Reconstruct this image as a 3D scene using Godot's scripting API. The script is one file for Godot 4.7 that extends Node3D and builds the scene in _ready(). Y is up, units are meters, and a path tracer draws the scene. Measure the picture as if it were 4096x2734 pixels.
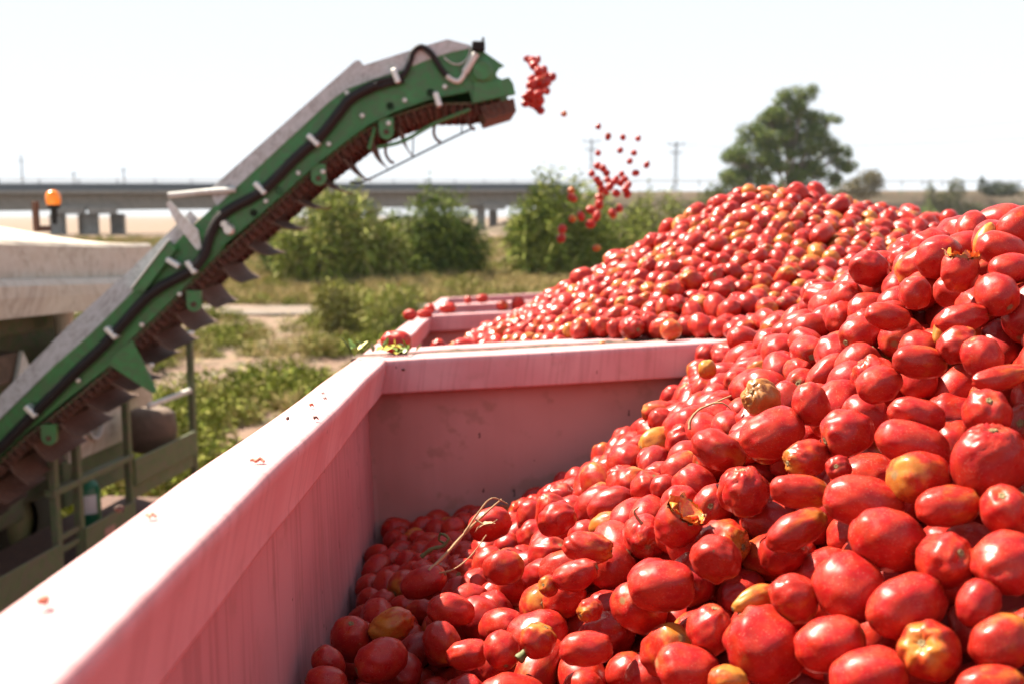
extends Node3D
# A tomato harvest: pink bins on a trailer heaped with plum tomatoes, a green conveyor of the harvester
# driving alongside, and a dry field with cane, an overpass and a eucalyptus behind.

# ---- frame of the trailer's bins: origin at the inner far left corner of the near bin's rim -------------
const BO := Vector3(-0.3179, 2.50656, -2.37568)
const EU := Vector3(0.99790879, 0.04743322, -0.04391047)   # across the trailer
const EV := Vector3(-0.04996896, 0.99703165, -0.05857475)  # up from the rim
const EW := Vector3(-0.04100174, -0.06064641, -0.99731684) # along the trailer
const CAM := Vector3(0.0, 2.85, 0.0)
const PITCH := -7.21
const TAU_ := 6.2831853

var rng := RandomNumberGenerator.new()
var used := {}
var M := {}
var noise := FastNoiseLite.new()
var noise2 := FastNoiseLite.new()

func _ready():
	rng.seed = 4711
	# ---------------- camera, sky, sun, exposure ----------------
	var cam := Camera3D.new()
	cam.name = "camera"
	cam.position = CAM
	cam.rotation_degrees = Vector3(PITCH, 0, 0)
	var lens := CameraAttributesPhysical.new()
	lens.frustum_focal_length = 35.0
	lens.frustum_focus_distance = 1.42
	lens.frustum_near = 0.05
	lens.frustum_far = 4000.0
	lens.exposure_aperture = 4.5
	add_child(cam)
	cam.attributes = lens
	cam.current = true
	var env := Environment.new()
	env.background_mode = Environment.BG_SKY
	var sky_mat := ProceduralSkyMaterial.new()
	sky_mat.sky_top_color = Color(0.09, 0.13, 0.19).linear_to_srgb()
	sky_mat.sky_horizon_color = Color(0.256, 0.2685, 0.280).linear_to_srgb()
	sky_mat.sky_curve = 0.85
	sky_mat.ground_bottom_color = Color(0.12, 0.10, 0.07).linear_to_srgb()
	sky_mat.ground_horizon_color = Color(0.22, 0.20, 0.17).linear_to_srgb()
	sky_mat.sun_angle_max = 1.0
	var sky := Sky.new()
	sky.sky_material = sky_mat
	env.sky = sky
	env.tonemap_mode = Environment.TONE_MAPPER_LINEAR
	env.tonemap_exposure = 4.1
	env.sdfgi_enabled = true
	env.ssao_enabled = true
	env.ssil_enabled = true
	env.fog_enabled = true
	env.fog_density = 0.00013
	env.fog_light_color = Color(0.9, 0.94, 1.0)
	var we := WorldEnvironment.new()
	we.name = "environment"
	we.environment = env
	add_child(we)
	var sun := DirectionalLight3D.new()
	sun.name = "sun"
	sun.light_energy = 1.6
	sun.light_color = Color(1.0, 0.95, 0.87)
	sun.light_angular_distance = 0.55
	sun.shadow_enabled = true
	add_child(sun)
	var to_sun := (-0.57 * EU + 1.0 * EV + 0.42 * EW).normalized()
	sun.look_at_from_position(to_sun * 10.0, Vector3.ZERO, Vector3.UP)

	noise.noise_type = FastNoiseLite.TYPE_SIMPLEX_SMOOTH
	noise.frequency = 1.0
	noise.fractal_octaves = 3
	noise2.noise_type = FastNoiseLite.TYPE_SIMPLEX_SMOOTH
	noise2.frequency = 1.0
	noise2.seed = 77
	noise2.fractal_type = FastNoiseLite.FRACTAL_NONE
	make_materials()
	build_land()
	build_far()
	build_vegetation()
	build_bins()
	build_harvester()
	build_conveyor()
	build_tomatoes()
	build_small_things()

# ======================================================================= naming and tagging
func numbered(called: String) -> String:
	if not used.has(called):
		used[called] = 0
		return called
	used[called] += 1
	return "%s_%03d" % [called, used[called]]

func tag(o: Node, label: String, category: String, group := ""):
	o.set_meta("label", label)
	o.set_meta("category", category)
	if group != "":
		o.set_meta("group", group)
	return o

func thing(called: String, label: String, category: String, xf := Transform3D(), group := "") -> Node3D:
	var o := Node3D.new()
	o.name = numbered(called)
	add_child(o, true)
	o.transform = xf
	tag(o, label, category, group)
	return o

func put(called: String, mesh: Mesh, mat: Material, parent: Node = null, xf := Transform3D()) -> MeshInstance3D:
	var o := MeshInstance3D.new()
	o.mesh = mesh
	if mat:
		o.material_override = mat
	o.transform = xf
	if parent == null:
		o.name = numbered(called)
		add_child(o, true)
	else:
		o.name = called
		parent.add_child(o, true)
	return o

func struct(called: String, mesh: Mesh, mat: Material) -> MeshInstance3D:
	var o := put(called, mesh, mat)
	o.set_meta("kind", "structure")
	return o

# ======================================================================= mesh helpers
func mb() -> SurfaceTool:
	var st := SurfaceTool.new()
	st.begin(Mesh.PRIMITIVE_TRIANGLES)
	st.set_smooth_group(-1)
	return st

func done(st: SurfaceTool, smooth := false) -> ArrayMesh:
	st.generate_normals()
	return st.commit()

# corners anticlockwise as seen from outside; Godot's front faces run clockwise
func tri(st: SurfaceTool, a: Vector3, b: Vector3, c: Vector3):
	st.add_vertex(a); st.add_vertex(c); st.add_vertex(b)

func quad(st: SurfaceTool, a: Vector3, b: Vector3, c: Vector3, d: Vector3):
	tri(st, a, b, c)
	tri(st, a, c, d)

func quv(st: SurfaceTool, p: Array, t: Array):
	for k in [0, 2, 1, 0, 3, 2]:
		st.set_uv(t[k])
		st.add_vertex(p[k])

# a box with chamfered edges: centre, size, chamfer, under a transform
func box(st: SurfaceTool, c: Vector3, s: Vector3, ch := 0.004, xf := Transform3D()):
	var h := s * 0.5
	var e := minf(ch, minf(h.x, minf(h.y, h.z)) * 0.8)
	var v := {}
	for sx in [-1, 1]:
		for sy in [-1, 1]:
			for sz in [-1, 1]:
				var k := Vector3(sx, sy, sz)
				v[[k, 0]] = xf * (c + k * Vector3(h.x, h.y - e, h.z - e))
				v[[k, 1]] = xf * (c + k * Vector3(h.x - e, h.y, h.z - e))
				v[[k, 2]] = xf * (c + k * Vector3(h.x - e, h.y - e, h.z))
	var mid := xf * c
	for ax in 3:
		var b := (ax + 1) % 3
		var d := (ax + 2) % 3
		for s1 in [-1.0, 1.0]:
			var q := []
			for pr in [[-1, -1], [1, -1], [1, 1], [-1, 1]]:
				var k := Vector3()
				k[ax] = s1; k[b] = pr[0]; k[d] = pr[1]
				q.append(v[[k, ax]])
			outq(st, q, mid)
			for s2 in [-1.0, 1.0]:
				var q2 := []
				for pr in [[-1, 0], [1, 0], [1, 1], [-1, 1]]:
					var k := Vector3()
					k[ax] = s1; k[b] = s2; k[d] = pr[0]
					q2.append(v[[k, ax if pr[1] == 0 else b]])
				outq(st, q2, mid)
	for sx in [-1, 1]:
		for sy in [-1, 1]:
			for sz in [-1, 1]:
				var k := Vector3(sx, sy, sz)
				outq(st, [v[[k, 0]], v[[k, 1]], v[[k, 2]]], mid)

# a convex face turned to look away from a point inside
func outq(st: SurfaceTool, q: Array, inside: Vector3):
	var n: Vector3 = (q[1] - q[0]).cross(q[2] - q[0])
	if n.dot(q[0] - inside) < 0.0:
		q.reverse()
	for k in range(1, q.size() - 1):
		tri(st, q[0], q[k], q[k + 1])

# a polygon in the xy plane pushed from z0 to z1, with a small chamfer ring left out
func prism(st: SurfaceTool, pts: Array, z0: float, z1: float, xf := Transform3D()):
	var poly := PackedVector2Array(pts)
	if Geometry2D.is_polygon_clockwise(poly):
		poly.reverse()
	var idx := Geometry2D.triangulate_polygon(poly)
	for k in range(0, idx.size(), 3):
		var a := poly[idx[k]]; var b := poly[idx[k + 1]]; var c := poly[idx[k + 2]]
		if (b - a).cross(c - a) < 0.0:
			var t := b; b = c; c = t
		tri(st, xf * Vector3(a.x, a.y, z1), xf * Vector3(b.x, b.y, z1), xf * Vector3(c.x, c.y, z1))
		tri(st, xf * Vector3(a.x, a.y, z0), xf * Vector3(c.x, c.y, z0), xf * Vector3(b.x, b.y, z0))
	for k in poly.size():
		var a := poly[k]; var b := poly[(k + 1) % poly.size()]
		quad(st, xf * Vector3(a.x, a.y, z0), xf * Vector3(b.x, b.y, z0), xf * Vector3(b.x, b.y, z1), xf * Vector3(a.x, a.y, z1))

# a round bar along a path
func tube(st: SurfaceTool, path: Array, r, sides := 8):
	st.set_smooth_group(0)
	var n := path.size()
	var rings := []
	var side := Vector3.ZERO
	for i in n:
		var d: Vector3 = (path[mini(i + 1, n - 1)] - path[maxi(i - 1, 0)]).normalized()
		if side == Vector3.ZERO:
			side = d.cross(Vector3.UP if absf(d.y) < 0.9 else Vector3.RIGHT).normalized()
		side = (side - d * side.dot(d)).normalized()
		var up := d.cross(side)
		var rr: float = r if r is float else r[i]
		var ring := []
		for k in sides:
			var a := TAU_ * k / sides
			ring.append(path[i] + (side * cos(a) + up * sin(a)) * rr)
		rings.append(ring)
	for i in n - 1:
		for k in sides:
			var k2 := (k + 1) % sides
			quad(st, rings[i][k], rings[i][k2], rings[i + 1][k2], rings[i + 1][k])
	st.set_smooth_group(-1)
	for k in range(1, sides - 1):
		tri(st, rings[0][0], rings[0][k + 1], rings[0][k])
		tri(st, rings[n - 1][0], rings[n - 1][k], rings[n - 1][k + 1])

# points of a smooth curve through the given ones
func smooth(pts: Array, each := 6) -> Array:
	var out := []
	for i in pts.size() - 1:
		var p0: Vector3 = pts[maxi(i - 1, 0)]
		var p1: Vector3 = pts[i]
		var p2: Vector3 = pts[i + 1]
		var p3: Vector3 = pts[mini(i + 2, pts.size() - 1)]
		for k in each:
			out.append(p1.cubic_interpolate(p2, p0, p3, float(k) / each))
	out.append(pts[-1])
	return out

# a profile of (radius, height) turned about y
func lathe(st: SurfaceTool, prof: Array, segs := 20, xf := Transform3D(), sm := 0):
	st.set_smooth_group(sm)
	for i in prof.size() - 1:
		for k in segs:
			var a := TAU_ * k / segs
			var b := TAU_ * (k + 1) / segs
			var p: Vector2 = prof[i]
			var q: Vector2 = prof[i + 1]
			var A := xf * Vector3(cos(a) * p.x, p.y, sin(a) * p.x)
			var B := xf * Vector3(cos(b) * p.x, p.y, sin(b) * p.x)
			var C := xf * Vector3(cos(b) * q.x, q.y, sin(b) * q.x)
			var D := xf * Vector3(cos(a) * q.x, q.y, sin(a) * q.x)
			if p.x > 0.00001:
				tri(st, A, C, B)
			if q.x > 0.00001:
				tri(st, A, D, C)
	st.set_smooth_group(-1)

# ======================================================================= textures and materials
func srgb(r: float, g: float, b: float) -> Color:
	return Color(r, g, b).linear_to_srgb()

func tex(img: Image) -> ImageTexture:
	img.generate_mipmaps()
	return ImageTexture.create_from_image(img)

func plain(c: Color, rough := 0.6, metal := 0.0, spec := 0.5) -> StandardMaterial3D:
	var m := StandardMaterial3D.new()
	m.albedo_color = c.linear_to_srgb()
	m.roughness = rough
	m.metallic = metal
	m.metallic_specular = spec
	return m

# tileable patches of several colours mixed by noise: colours are linear
func patches(size: int, cols: Array, freqs: Array, sd: int, speck := 0.0, speck_col := Color(0, 0, 0), stretch := Vector2.ONE) -> ImageTexture:
	var n := FastNoiseLite.new()
	n.noise_type = FastNoiseLite.TYPE_SIMPLEX_SMOOTH
	n.fractal_octaves = 4
	n.frequency = 1.0
	n.seed = sd
	var img := Image.create(size, size, false, Image.FORMAT_RGB8)
	for y in size:
		var v := float(y) / size * TAU_
		var cy := cos(v) * stretch.y
		var sy := sin(v) * stretch.y
		for x in size:
			var u := float(x) / size * TAU_
			var cx := cos(u) * stretch.x
			var sx := sin(u) * stretch.x
			var c: Color = cols[0]
			for k in range(1, cols.size()):
				var f: float = freqs[k - 1]
				var q := n.get_noise_3d(cx * f + cy * f * 0.7 + k * 17.0, sx * f + sy * f * 0.7, (cy - sx) * f * 0.6 + sy * f * 0.5)
				c = c.lerp(cols[k], clampf(q * 1.6 + 0.45, 0.0, 1.0))
			img.set_pixel(x, y, c.linear_to_srgb())
	if speck > 0.0:
		var r := RandomNumberGenerator.new()
		r.seed = sd
		for k in int(speck * size * size / 400.0):
			var x := r.randi_range(1, size - 3)
			var y := r.randi_range(1, size - 3)
			var w := r.randi_range(1, 2)
			for a in w:
				for b in w:
					img.set_pixel(x + a, y + b, img.get_pixel(x + a, y + b).lerp(speck_col.linear_to_srgb(), r.randf_range(0.4, 0.9)))
	return tex(img)

func tri_mat(t: Texture2D, scale: float, rough := 0.7, metal := 0.0, world := true) -> StandardMaterial3D:
	var m := StandardMaterial3D.new()
	m.albedo_texture = t
	m.uv1_triplanar = true
	m.uv1_world_triplanar = world
	m.uv1_scale = Vector3.ONE * scale
	m.roughness = rough
	m.metallic = metal
	return m

func rough_map(size: int, lo: float, hi: float, freq: float, sd: int) -> NoiseTexture2D:
	var t := NoiseTexture2D.new()
	t.width = size
	t.height = size
	t.seamless = true
	var n := FastNoiseLite.new()
	n.seed = sd
	n.frequency = freq
	n.fractal_octaves = 4
	t.noise = n
	var g := Gradient.new()
	g.offsets = PackedFloat32Array([0.0, 1.0])
	g.colors = PackedColorArray([Color(lo, lo, lo), Color(hi, hi, hi)])
	t.color_ramp = g
	return t

func bump_map(size: int, freq: float, sd: int, strength: float) -> NoiseTexture2D:
	var t := NoiseTexture2D.new()
	t.width = size
	t.height = size
	t.seamless = true
	t.as_normal_map = true
	t.bump_strength = strength
	var n := FastNoiseLite.new()
	n.seed = sd
	n.frequency = freq
	n.fractal_octaves = 4
	t.noise = n
	return t

# the skin of a tomato on a sphere: top row is the stem end. kind 0 red, 1 red with orange shoulders, 2 yellow
func skin(kind: int, sd: int) -> ImageTexture:
	var W := 512
	var Hh := 256
	var img := Image.create(W, Hh, false, Image.FORMAT_RGB8)
	var off := sd * 13.7
	for y in Hh:
		var th := PI * (y + 0.5) / Hh
		var sy := sin(th)
		var cy := cos(th)
		for x in W:
			var ph := TAU_ * x / W
			var px := cos(ph) * sy
			var pz := sin(ph) * sy
			var a := noise.get_noise_3d(px * 1.3 + off, cy * 1.3, pz * 1.3)
			var b := noise.get_noise_3d(px * 5.0 - off, cy * 4.0, pz * 5.0)
			var c: Color
			if kind == 0:
				c = Color(0.315, 0.0088, 0.0090).lerp(Color(0.37, 0.024, 0.0100), clampf(a * 1.3 + 0.4, 0, 1))
				c = c.lerp(Color(0.32, 0.075, 0.016), clampf((cy - 0.83) * 2.2 + a * 0.5, 0, 0.55))
			elif kind == 1:
				c = Color(0.30, 0.013, 0.007).lerp(Color(0.36, 0.066, 0.012), clampf((cy - 0.1) * 0.9 + a * 1.5, 0, 1))
				c = c.lerp(Color(0.40, 0.150, 0.022), clampf((cy - 0.55) * 1.6 + a * 0.9, 0, 0.8))
			else:
				c = Color(0.40, 0.135, 0.018).lerp(Color(0.36, 0.040, 0.009), clampf(0.40 - cy * 0.75 + a * 1.5, 0, 1))
				c = c.lerp(Color(0.42, 0.22, 0.048), clampf(a * 1.2 - 0.15 + cy * 0.45, 0, 0.75))
			c = c * (1.0 + b * 0.10)
			# pale dust freckles, corky scars and dirt
			var f := noise2.get_noise_3d(px * 26.0 + off, cy * 22.0, pz * 26.0)
			var g := noise2.get_noise_3d(px * 3.1 - off * 2.0, cy * 3.1, pz * 3.1 + 9.0)
			if f > 0.58 and g > -0.3:
				c = c.lerp(Color(0.55, 0.30, 0.20), clampf((f - 0.58) * 3.5, 0, 0.6))
			if f < -0.72 and g < 0.1:
				c = c.lerp(Color(0.10, 0.045, 0.02), clampf((-0.72 - f) * 6.0, 0, 0.75))
			var s := noise2.get_noise_3d(px * 9.0 + off * 3.0, cy * 9.0, pz * 9.0)
			if s > 0.80 and f > 0.0:
				c = c.lerp(Color(0.22, 0.14, 0.07), clampf((s - 0.80) * 9.0, 0, 0.8))
			# the corky ring where the stem came off, the dot at the other end
			var ring := sin(th) + b * 0.02
			if cy > 0.0 and ring < 0.125:
				c = c.lerp(Color(0.20, 0.13, 0.06), 0.9 if ring < 0.085 else 0.45)
			if cy < 0.0 and ring < 0.035:
				c = c.lerp(Color(0.12, 0.06, 0.03), 0.85)
			img.set_pixel(x, y, c.clamp().linear_to_srgb())
	return tex(img)

# weathered pink paint: upright streaks, scuffs to bare grey, dark spots. u along, v down
func paint_pink(sd: int, streak: float, wear: float, base: Color, pale: Color) -> ImageTexture:
	var W := 1024
	var Hh := 512
	var img := Image.create(W, Hh, false, Image.FORMAT_RGB8)
	for y in Hh:
		for x in W:
			var a := noise.get_noise_3d(x * 0.006 + sd, y * 0.008, 0.0)
			var s := noise.get_noise_3d(x * 0.11, y * 0.006 + sd, 5.0)
			var s2 := noise.get_noise_3d(x * 0.045, y * 0.0025 + sd, 15.0)
			var w := noise.get_noise_3d(x * 0.02, y * 0.022, 40.0 + sd)
			var c := base.lerp(pale, clampf(a * 1.3 + 0.45, 0, 1))
			c = c.lerp(base * Color(0.72, 0.72, 0.70), clampf(s * streak + s2 * streak * 0.8, 0, 0.55))
			c = c.lerp(Color(0.21, 0.125, 0.095), clampf((w - 0.24 + 0.3 * noise.get_noise_3d(x * 0.09, y * 0.09, 60.0 + sd)) * wear * 0.75, 0, 0.48))
			img.set_pixel(x, y, c.linear_to_srgb())
	var r := RandomNumberGenerator.new()
	r.seed = sd + 5
	for k in 110:
		var x := r.randi_range(4, W - 8)
		var y := r.randi_range(4, Hh - 12)
		var h := r.randi_range(1, 7)
		for b in h:
			for a in r.randi_range(1, 2):
				img.set_pixel(x + a, y + b, Color(0.05, 0.025, 0.02).linear_to_srgb())
	return tex(img)

func make_materials():
	# tomatoes: three skins, each in a few tints
	var rough := rough_map(256, 0.22, 0.50, 0.03, 3)
	var bumps := bump_map(256, 0.035, 8, 2.2)
	var skins := [skin(0, 1), skin(1, 2), skin(2, 3)]
	var tints := [[Color(0.80, 0.72, 0.8), Color(0.92, 0.9, 0.9), Color(1, 1, 1), Color(1.0, 1.0, 0.95)], [Color(0.88, 0.8, 0.8), Color(1, 0.95, 0.9), Color(1, 1, 1), Color(1, 1, 1)], [Color(1, 0.92, 0.8), Color(1, 1, 1), Color(0.98, 1, 1), Color(0.92, 1, 0.9)]]
	for k in 3:
		for j in 5:
			var m := StandardMaterial3D.new()
			m.albedo_texture = skins[k]
			m.roughness = 1.0
			m.roughness_texture = rough
			m.roughness_texture_channel = BaseMaterial3D.TEXTURE_CHANNEL_GRAYSCALE
			m.metallic_specular = 0.38
			m.normal_enabled = true
			m.normal_texture = bumps
			m.normal_scale = 0.14
			if j < 4:
				m.albedo_color = tints[k][j].linear_to_srgb()
				M["tomato_%d_%d" % [k, j]] = m
			else:
				m.vertex_color_use_as_albedo = true
				M["tomato_%d_many" % k] = m
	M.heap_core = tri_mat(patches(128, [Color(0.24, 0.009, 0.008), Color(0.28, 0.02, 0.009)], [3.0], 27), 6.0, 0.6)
	M.scar = plain(Color(0.17, 0.12, 0.05), 0.85)
	M.flesh = tri_mat(patches(128, [Color(0.62, 0.12, 0.02), Color(0.66, 0.30, 0.03), Color(0.50, 0.04, 0.02)], [1.2, 2.4], 21), 18.0, 0.25, 0.0, false)
	M.flesh.subsurf_scatter_enabled = true
	M.flesh.subsurf_scatter_strength = 0.15
	M.rot = tri_mat(patches(128, [Color(0.32, 0.10, 0.02), Color(0.08, 0.035, 0.016), Color(0.38, 0.16, 0.03)], [1.0, 2.2], 24), 14.0, 0.45, 0.0, false)
	# bins
	var pm := StandardMaterial3D.new()
	pm.albedo_texture = paint_pink(1, 1.0, 0.7, Color(0.45, 0.192, 0.202), Color(0.50, 0.240, 0.250))
	pm.roughness = 0.55
	M.pink_wall = pm
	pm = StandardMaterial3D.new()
	pm.albedo_texture = paint_pink(9, 0.12, 2.4, Color(0.345, 0.178, 0.162), Color(0.41, 0.225, 0.210))  # end walls: real dirt, plus shade put in as a darker base
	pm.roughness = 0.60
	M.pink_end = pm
	pm = StandardMaterial3D.new()
	pm.albedo_texture = paint_pink(23, 0.7, 0.5, Color(0.46, 0.212, 0.222), Color(0.51, 0.275, 0.285))
	pm.roughness = 0.55
	M.pink_rim = pm
	M.soil_board = tri_mat(patches(256, [Color(0.055, 0.030, 0.018), Color(0.022, 0.014, 0.010), Color(0.11, 0.066, 0.042)], [1.5, 3.0], 31, 4.0, Color(0.03, 0.02, 0.015)), 2.2, 0.95)
	# machine
	M.green = tri_mat(patches(256, [Color(0.022, 0.145, 0.034), Color(0.030, 0.180, 0.048), Color(0.045, 0.120, 0.042)], [1.0, 2.5], 41, 0.25, Color(0.10, 0.07, 0.04)), 1.3, 0.42)
	M.old_green = tri_mat(patches(256, [Color(0.062, 0.100, 0.040), Color(0.090, 0.118, 0.052), Color(0.105, 0.095, 0.060)], [1.2, 2.8], 42, 1.2, Color(0.05, 0.04, 0.03)), 1.1, 0.7)
	M.grey = tri_mat(patches(256, [Color(0.385, 0.405, 0.415), Color(0.29, 0.295, 0.29), Color(0.43, 0.45, 0.46)], [1.5, 4.0], 43, 1.5, Color(0.18, 0.14, 0.11)), 1.4, 0.75)
	M.rust = tri_mat(patches(256, [Color(0.070, 0.034, 0.023), Color(0.042, 0.022, 0.016), Color(0.105, 0.042, 0.024)], [1.5, 3.5], 44), 2.0, 0.85)
	M.rubber_brown = tri_mat(patches(256, [Color(0.100, 0.050, 0.031), Color(0.145, 0.078, 0.050), Color(0.065, 0.034, 0.022)], [1.2, 3.0], 45), 3.0, 0.85)
	M.black = plain(Color(0.012, 0.011, 0.011), 0.7, 0.0, 0.3)
	M.hose = plain(Color(0.022, 0.018, 0.018), 0.65, 0.0, 0.3)
	M.steel = plain(Color(0.60, 0.59, 0.57), 0.38, 0.6)
	M.pale_steel = tri_mat(patches(128, [Color(0.55, 0.55, 0.53), Color(0.44, 0.42, 0.38)], [2.0], 46, 1.0, Color(0.25, 0.2, 0.16)), 2.0, 0.6)
	M.white_paint = tri_mat(patches(256, [Color(0.46, 0.385, 0.31), Color(0.36, 0.295, 0.235), Color(0.50, 0.44, 0.37)], [1.0, 2.6], 47, 1.0, Color(0.33, 0.26, 0.2)), 0.8, 0.7)
	M.dark_inside = tri_mat(patches(128, [Color(0.062, 0.100, 0.040), Color(0.090, 0.110, 0.052), Color(0.12, 0.095, 0.062)], [1.4, 3.0], 61), 1.2, 0.9)
	M.brown = tri_mat(patches(128, [Color(0.13, 0.085, 0.06), Color(0.09, 0.06, 0.042)], [1.6], 48), 1.5, 0.8)
	M.amber = plain(Color(0.85, 0.22, 0.01), 0.22)
	M.bottle_green = plain(Color(0.012, 0.13, 0.065), 0.3)
	M.paper = plain(Color(0.62, 0.62, 0.64), 0.6)
	M.pink_mark = plain(Color(0.30, 0.16, 0.13), 0.7)
	M.blue = plain(Color(0.02, 0.04, 0.16), 0.5)
	# land
	var gt := patches(512, [Color(0.125, 0.064, 0.042), Color(0.135, 0.080, 0.046), Color(0.070, 0.062, 0.022), Color(0.155, 0.095, 0.064)], [1.0, 2.0, 4.5], 51, 6.0, Color(0.12, 0.085, 0.05))
	M.ground = tri_mat(gt, 0.085, 0.95)
	M.track = tri_mat(patches(256, [Color(0.125, 0.098, 0.078), Color(0.085, 0.062, 0.048), Color(0.15, 0.12, 0.095)], [1.5, 4.0], 52, 4.0, Color(0.12, 0.09, 0.06)), 0.3, 0.95)
	M.bank = tri_mat(patches(512, [Color(0.085, 0.055, 0.032), Color(0.045, 0.043, 0.018), Color(0.105, 0.070, 0.042)], [1.5, 4.0], 53, 5.0, Color(0.05, 0.05, 0.02)), 0.045, 0.95)
	M.concrete = tri_mat(patches(256, [Color(0.24, 0.225, 0.20), Color(0.17, 0.16, 0.145), Color(0.27, 0.255, 0.23)], [1.0, 3.0], 54, 1.0, Color(0.15, 0.13, 0.11)), 0.12, 0.85)
	M.dark_metal = plain(Color(0.10, 0.11, 0.12), 0.6, 0.3)
	M.bark = tri_mat(patches(128, [Color(0.22, 0.17, 0.12), Color(0.13, 0.10, 0.075)], [2.5], 55), 0.9, 0.9)
	for nm in ["leaf", "cane", "weed"]:
		var m := StandardMaterial3D.new()
		m.vertex_color_use_as_albedo = true
		m.roughness = 0.55 if nm != "weed" else 0.7
		m.metallic_specular = 0.10
		m.cull_mode = BaseMaterial3D.CULL_DISABLED
		m.backlight_enabled = true
		m.backlight = Color(0.10, 0.13, 0.03)
		M[nm] = m
	M.twig = plain(Color(0.30, 0.18, 0.09), 0.85)
	M.stalk = plain(Color(0.10, 0.11, 0.035), 0.7)
	M.leaf_green = plain(Color(0.13, 0.21, 0.03), 0.5)
	M.leaf_yellow = plain(Color(0.48, 0.42, 0.05), 0.5)
	M.leaf_dark = plain(Color(0.05, 0.09, 0.02), 0.5)
	M.dry_leaf = plain(Color(0.36, 0.22, 0.12), 0.85)
	M.debris_red = plain(Color(0.42, 0.10, 0.05), 0.7)
	M.debris_dark = plain(Color(0.07, 0.035, 0.025), 0.8)
	M.orange_flesh = plain(Color(0.62, 0.20, 0.02), 0.4)

# ======================================================================= land
func ground_height(x: float, z: float) -> float:
	var d := sqrt(x * x + z * z)
	var k := clampf((d - 5.0) / 12.0, 0.0, 1.0) * clampf(1.0 - (d - 60.0) / 60.0, 0.15, 1.0)
	var h := noise2.get_noise_2d(x * 0.11, z * 0.11) * 0.14 + noise2.get_noise_2d(x * 0.5, z * 0.5) * 0.05
	# furrows of the tomato rows
	h += sin(x * 4.2 + z * 0.35) * 0.05 * clampf(1.0 - (d - 14.0) / 16.0, 0.0, 1.0)
	return h * k

func build_land():
	var st := mb()
	st.set_smooth_group(0)
	var xs := []
	for i in range(-46, 47):
		xs.append(signf(i) * (absf(i) * 0.7 + pow(absf(i) / 10.0, 5.0)))
	var zs := [60.0, 20.0, 5.0]
	var z := 0.0
	while z > -70.0:
		zs.append(z)
		z -= 0.75
	for k in [-75.0, -82.0, -92.0, -105.0, -125.0, -160.0, -220.0, -320.0, -500.0, -800.0, -1300.0, -2200.0]:
		zs.append(k)
	for i in xs.size() - 1:
		for j in zs.size() - 1:
			var p := []
			for q in [[i, j], [i, j + 1], [i + 1, j + 1], [i + 1, j]]:
				p.append(Vector3(xs[q[0]], ground_height(xs[q[0]], zs[q[1]]), zs[q[1]]))
			quad(st, p[0], p[3], p[2], p[1])
	struct("ground", done(st), M.ground)
	# a dirt track crossing the field, laid on the ground
	st = mb()
	st.set_smooth_group(0)
	for i in 60:
		var p := []
		for q in [[i, 0], [i + 1, 0], [i + 1, 1], [i, 1]]:
			var x: float = -45.0 + q[0] * 1.0
			var zz: float = -27.0 + x * 0.06 - (3.6 if q[1] == 1 else 0.0) + noise2.get_noise_2d(x * 0.3, q[1] * 9.0) * 0.5
			p.append(Vector3(x, ground_height(x, zz) + 0.05, zz))
		quad(st, p[0], p[1], p[2], p[3])
	struct("dirt_track", done(st), M.track)
	# the road embankment on the right
	st = mb()
	st.set_smooth_group(0)
	var rows := []
	for i in 61:
		var x := -4.0 + i * 5.0
		var c := Vector3(x, 0, -178.0 - 0.39 * (x + 5.0))
		var top := road_top(x) - 0.9
		var cut := clampf((x + 4.0) / 16.0, 0.0, 1.0)
		var row := []
		for j in 9:
			var f := j / 8.0
			var wob := noise2.get_noise_2d(x * 0.07, f * 3.0) * 0.9 * sin(f * PI)
			row.append(c + Vector3(-0.36, 0, 0.93) * (3.5 + 15.0 * f) + Vector3(0, top * cut * (1.0 - f) + wob * cut - 0.05 * f, 0))
		row.push_front(c + Vector3(0.36, top * cut, -0.93) * 9.0 * Vector3(1, 0, 1) + Vector3(0, top * cut, 0))
		row.push_front(row[0] + Vector3(5.4, -top * cut, -14.0))
		rows.append(row)
	for i in rows.size() - 1:
		for j in rows[0].size() - 1:
			quad(st, rows[i][j], rows[i][j + 1], rows[i + 1][j + 1], rows[i + 1][j])
	struct("road_embankment", done(st), M.bank)

func road_top(x: float) -> float:
	return 7.85 + (x + 5.0) * 0.0122

# a point on the road's centre line
func road(x: float, up := 0.0, side := 0.0) -> Vector3:
	return Vector3(x, road_top(x) + up, -178.0 - 0.39 * (x + 5.0)) + Vector3(-0.363, 0, 0.932) * side

func beam(st: SurfaceTool, a: Vector3, b: Vector3, w: float, h: float, ch := 0.01):
	var d := b - a
	var zz := d.normalized()
	var xx := Vector3.UP.cross(zz).normalized() if absf(zz.y) < 0.98 else Vector3.RIGHT
	var yy := zz.cross(xx)
	box(st, Vector3.ZERO, Vector3(w, h, d.length()), ch, Transform3D(Basis(xx, yy, zz), (a + b) * 0.5))

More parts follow.
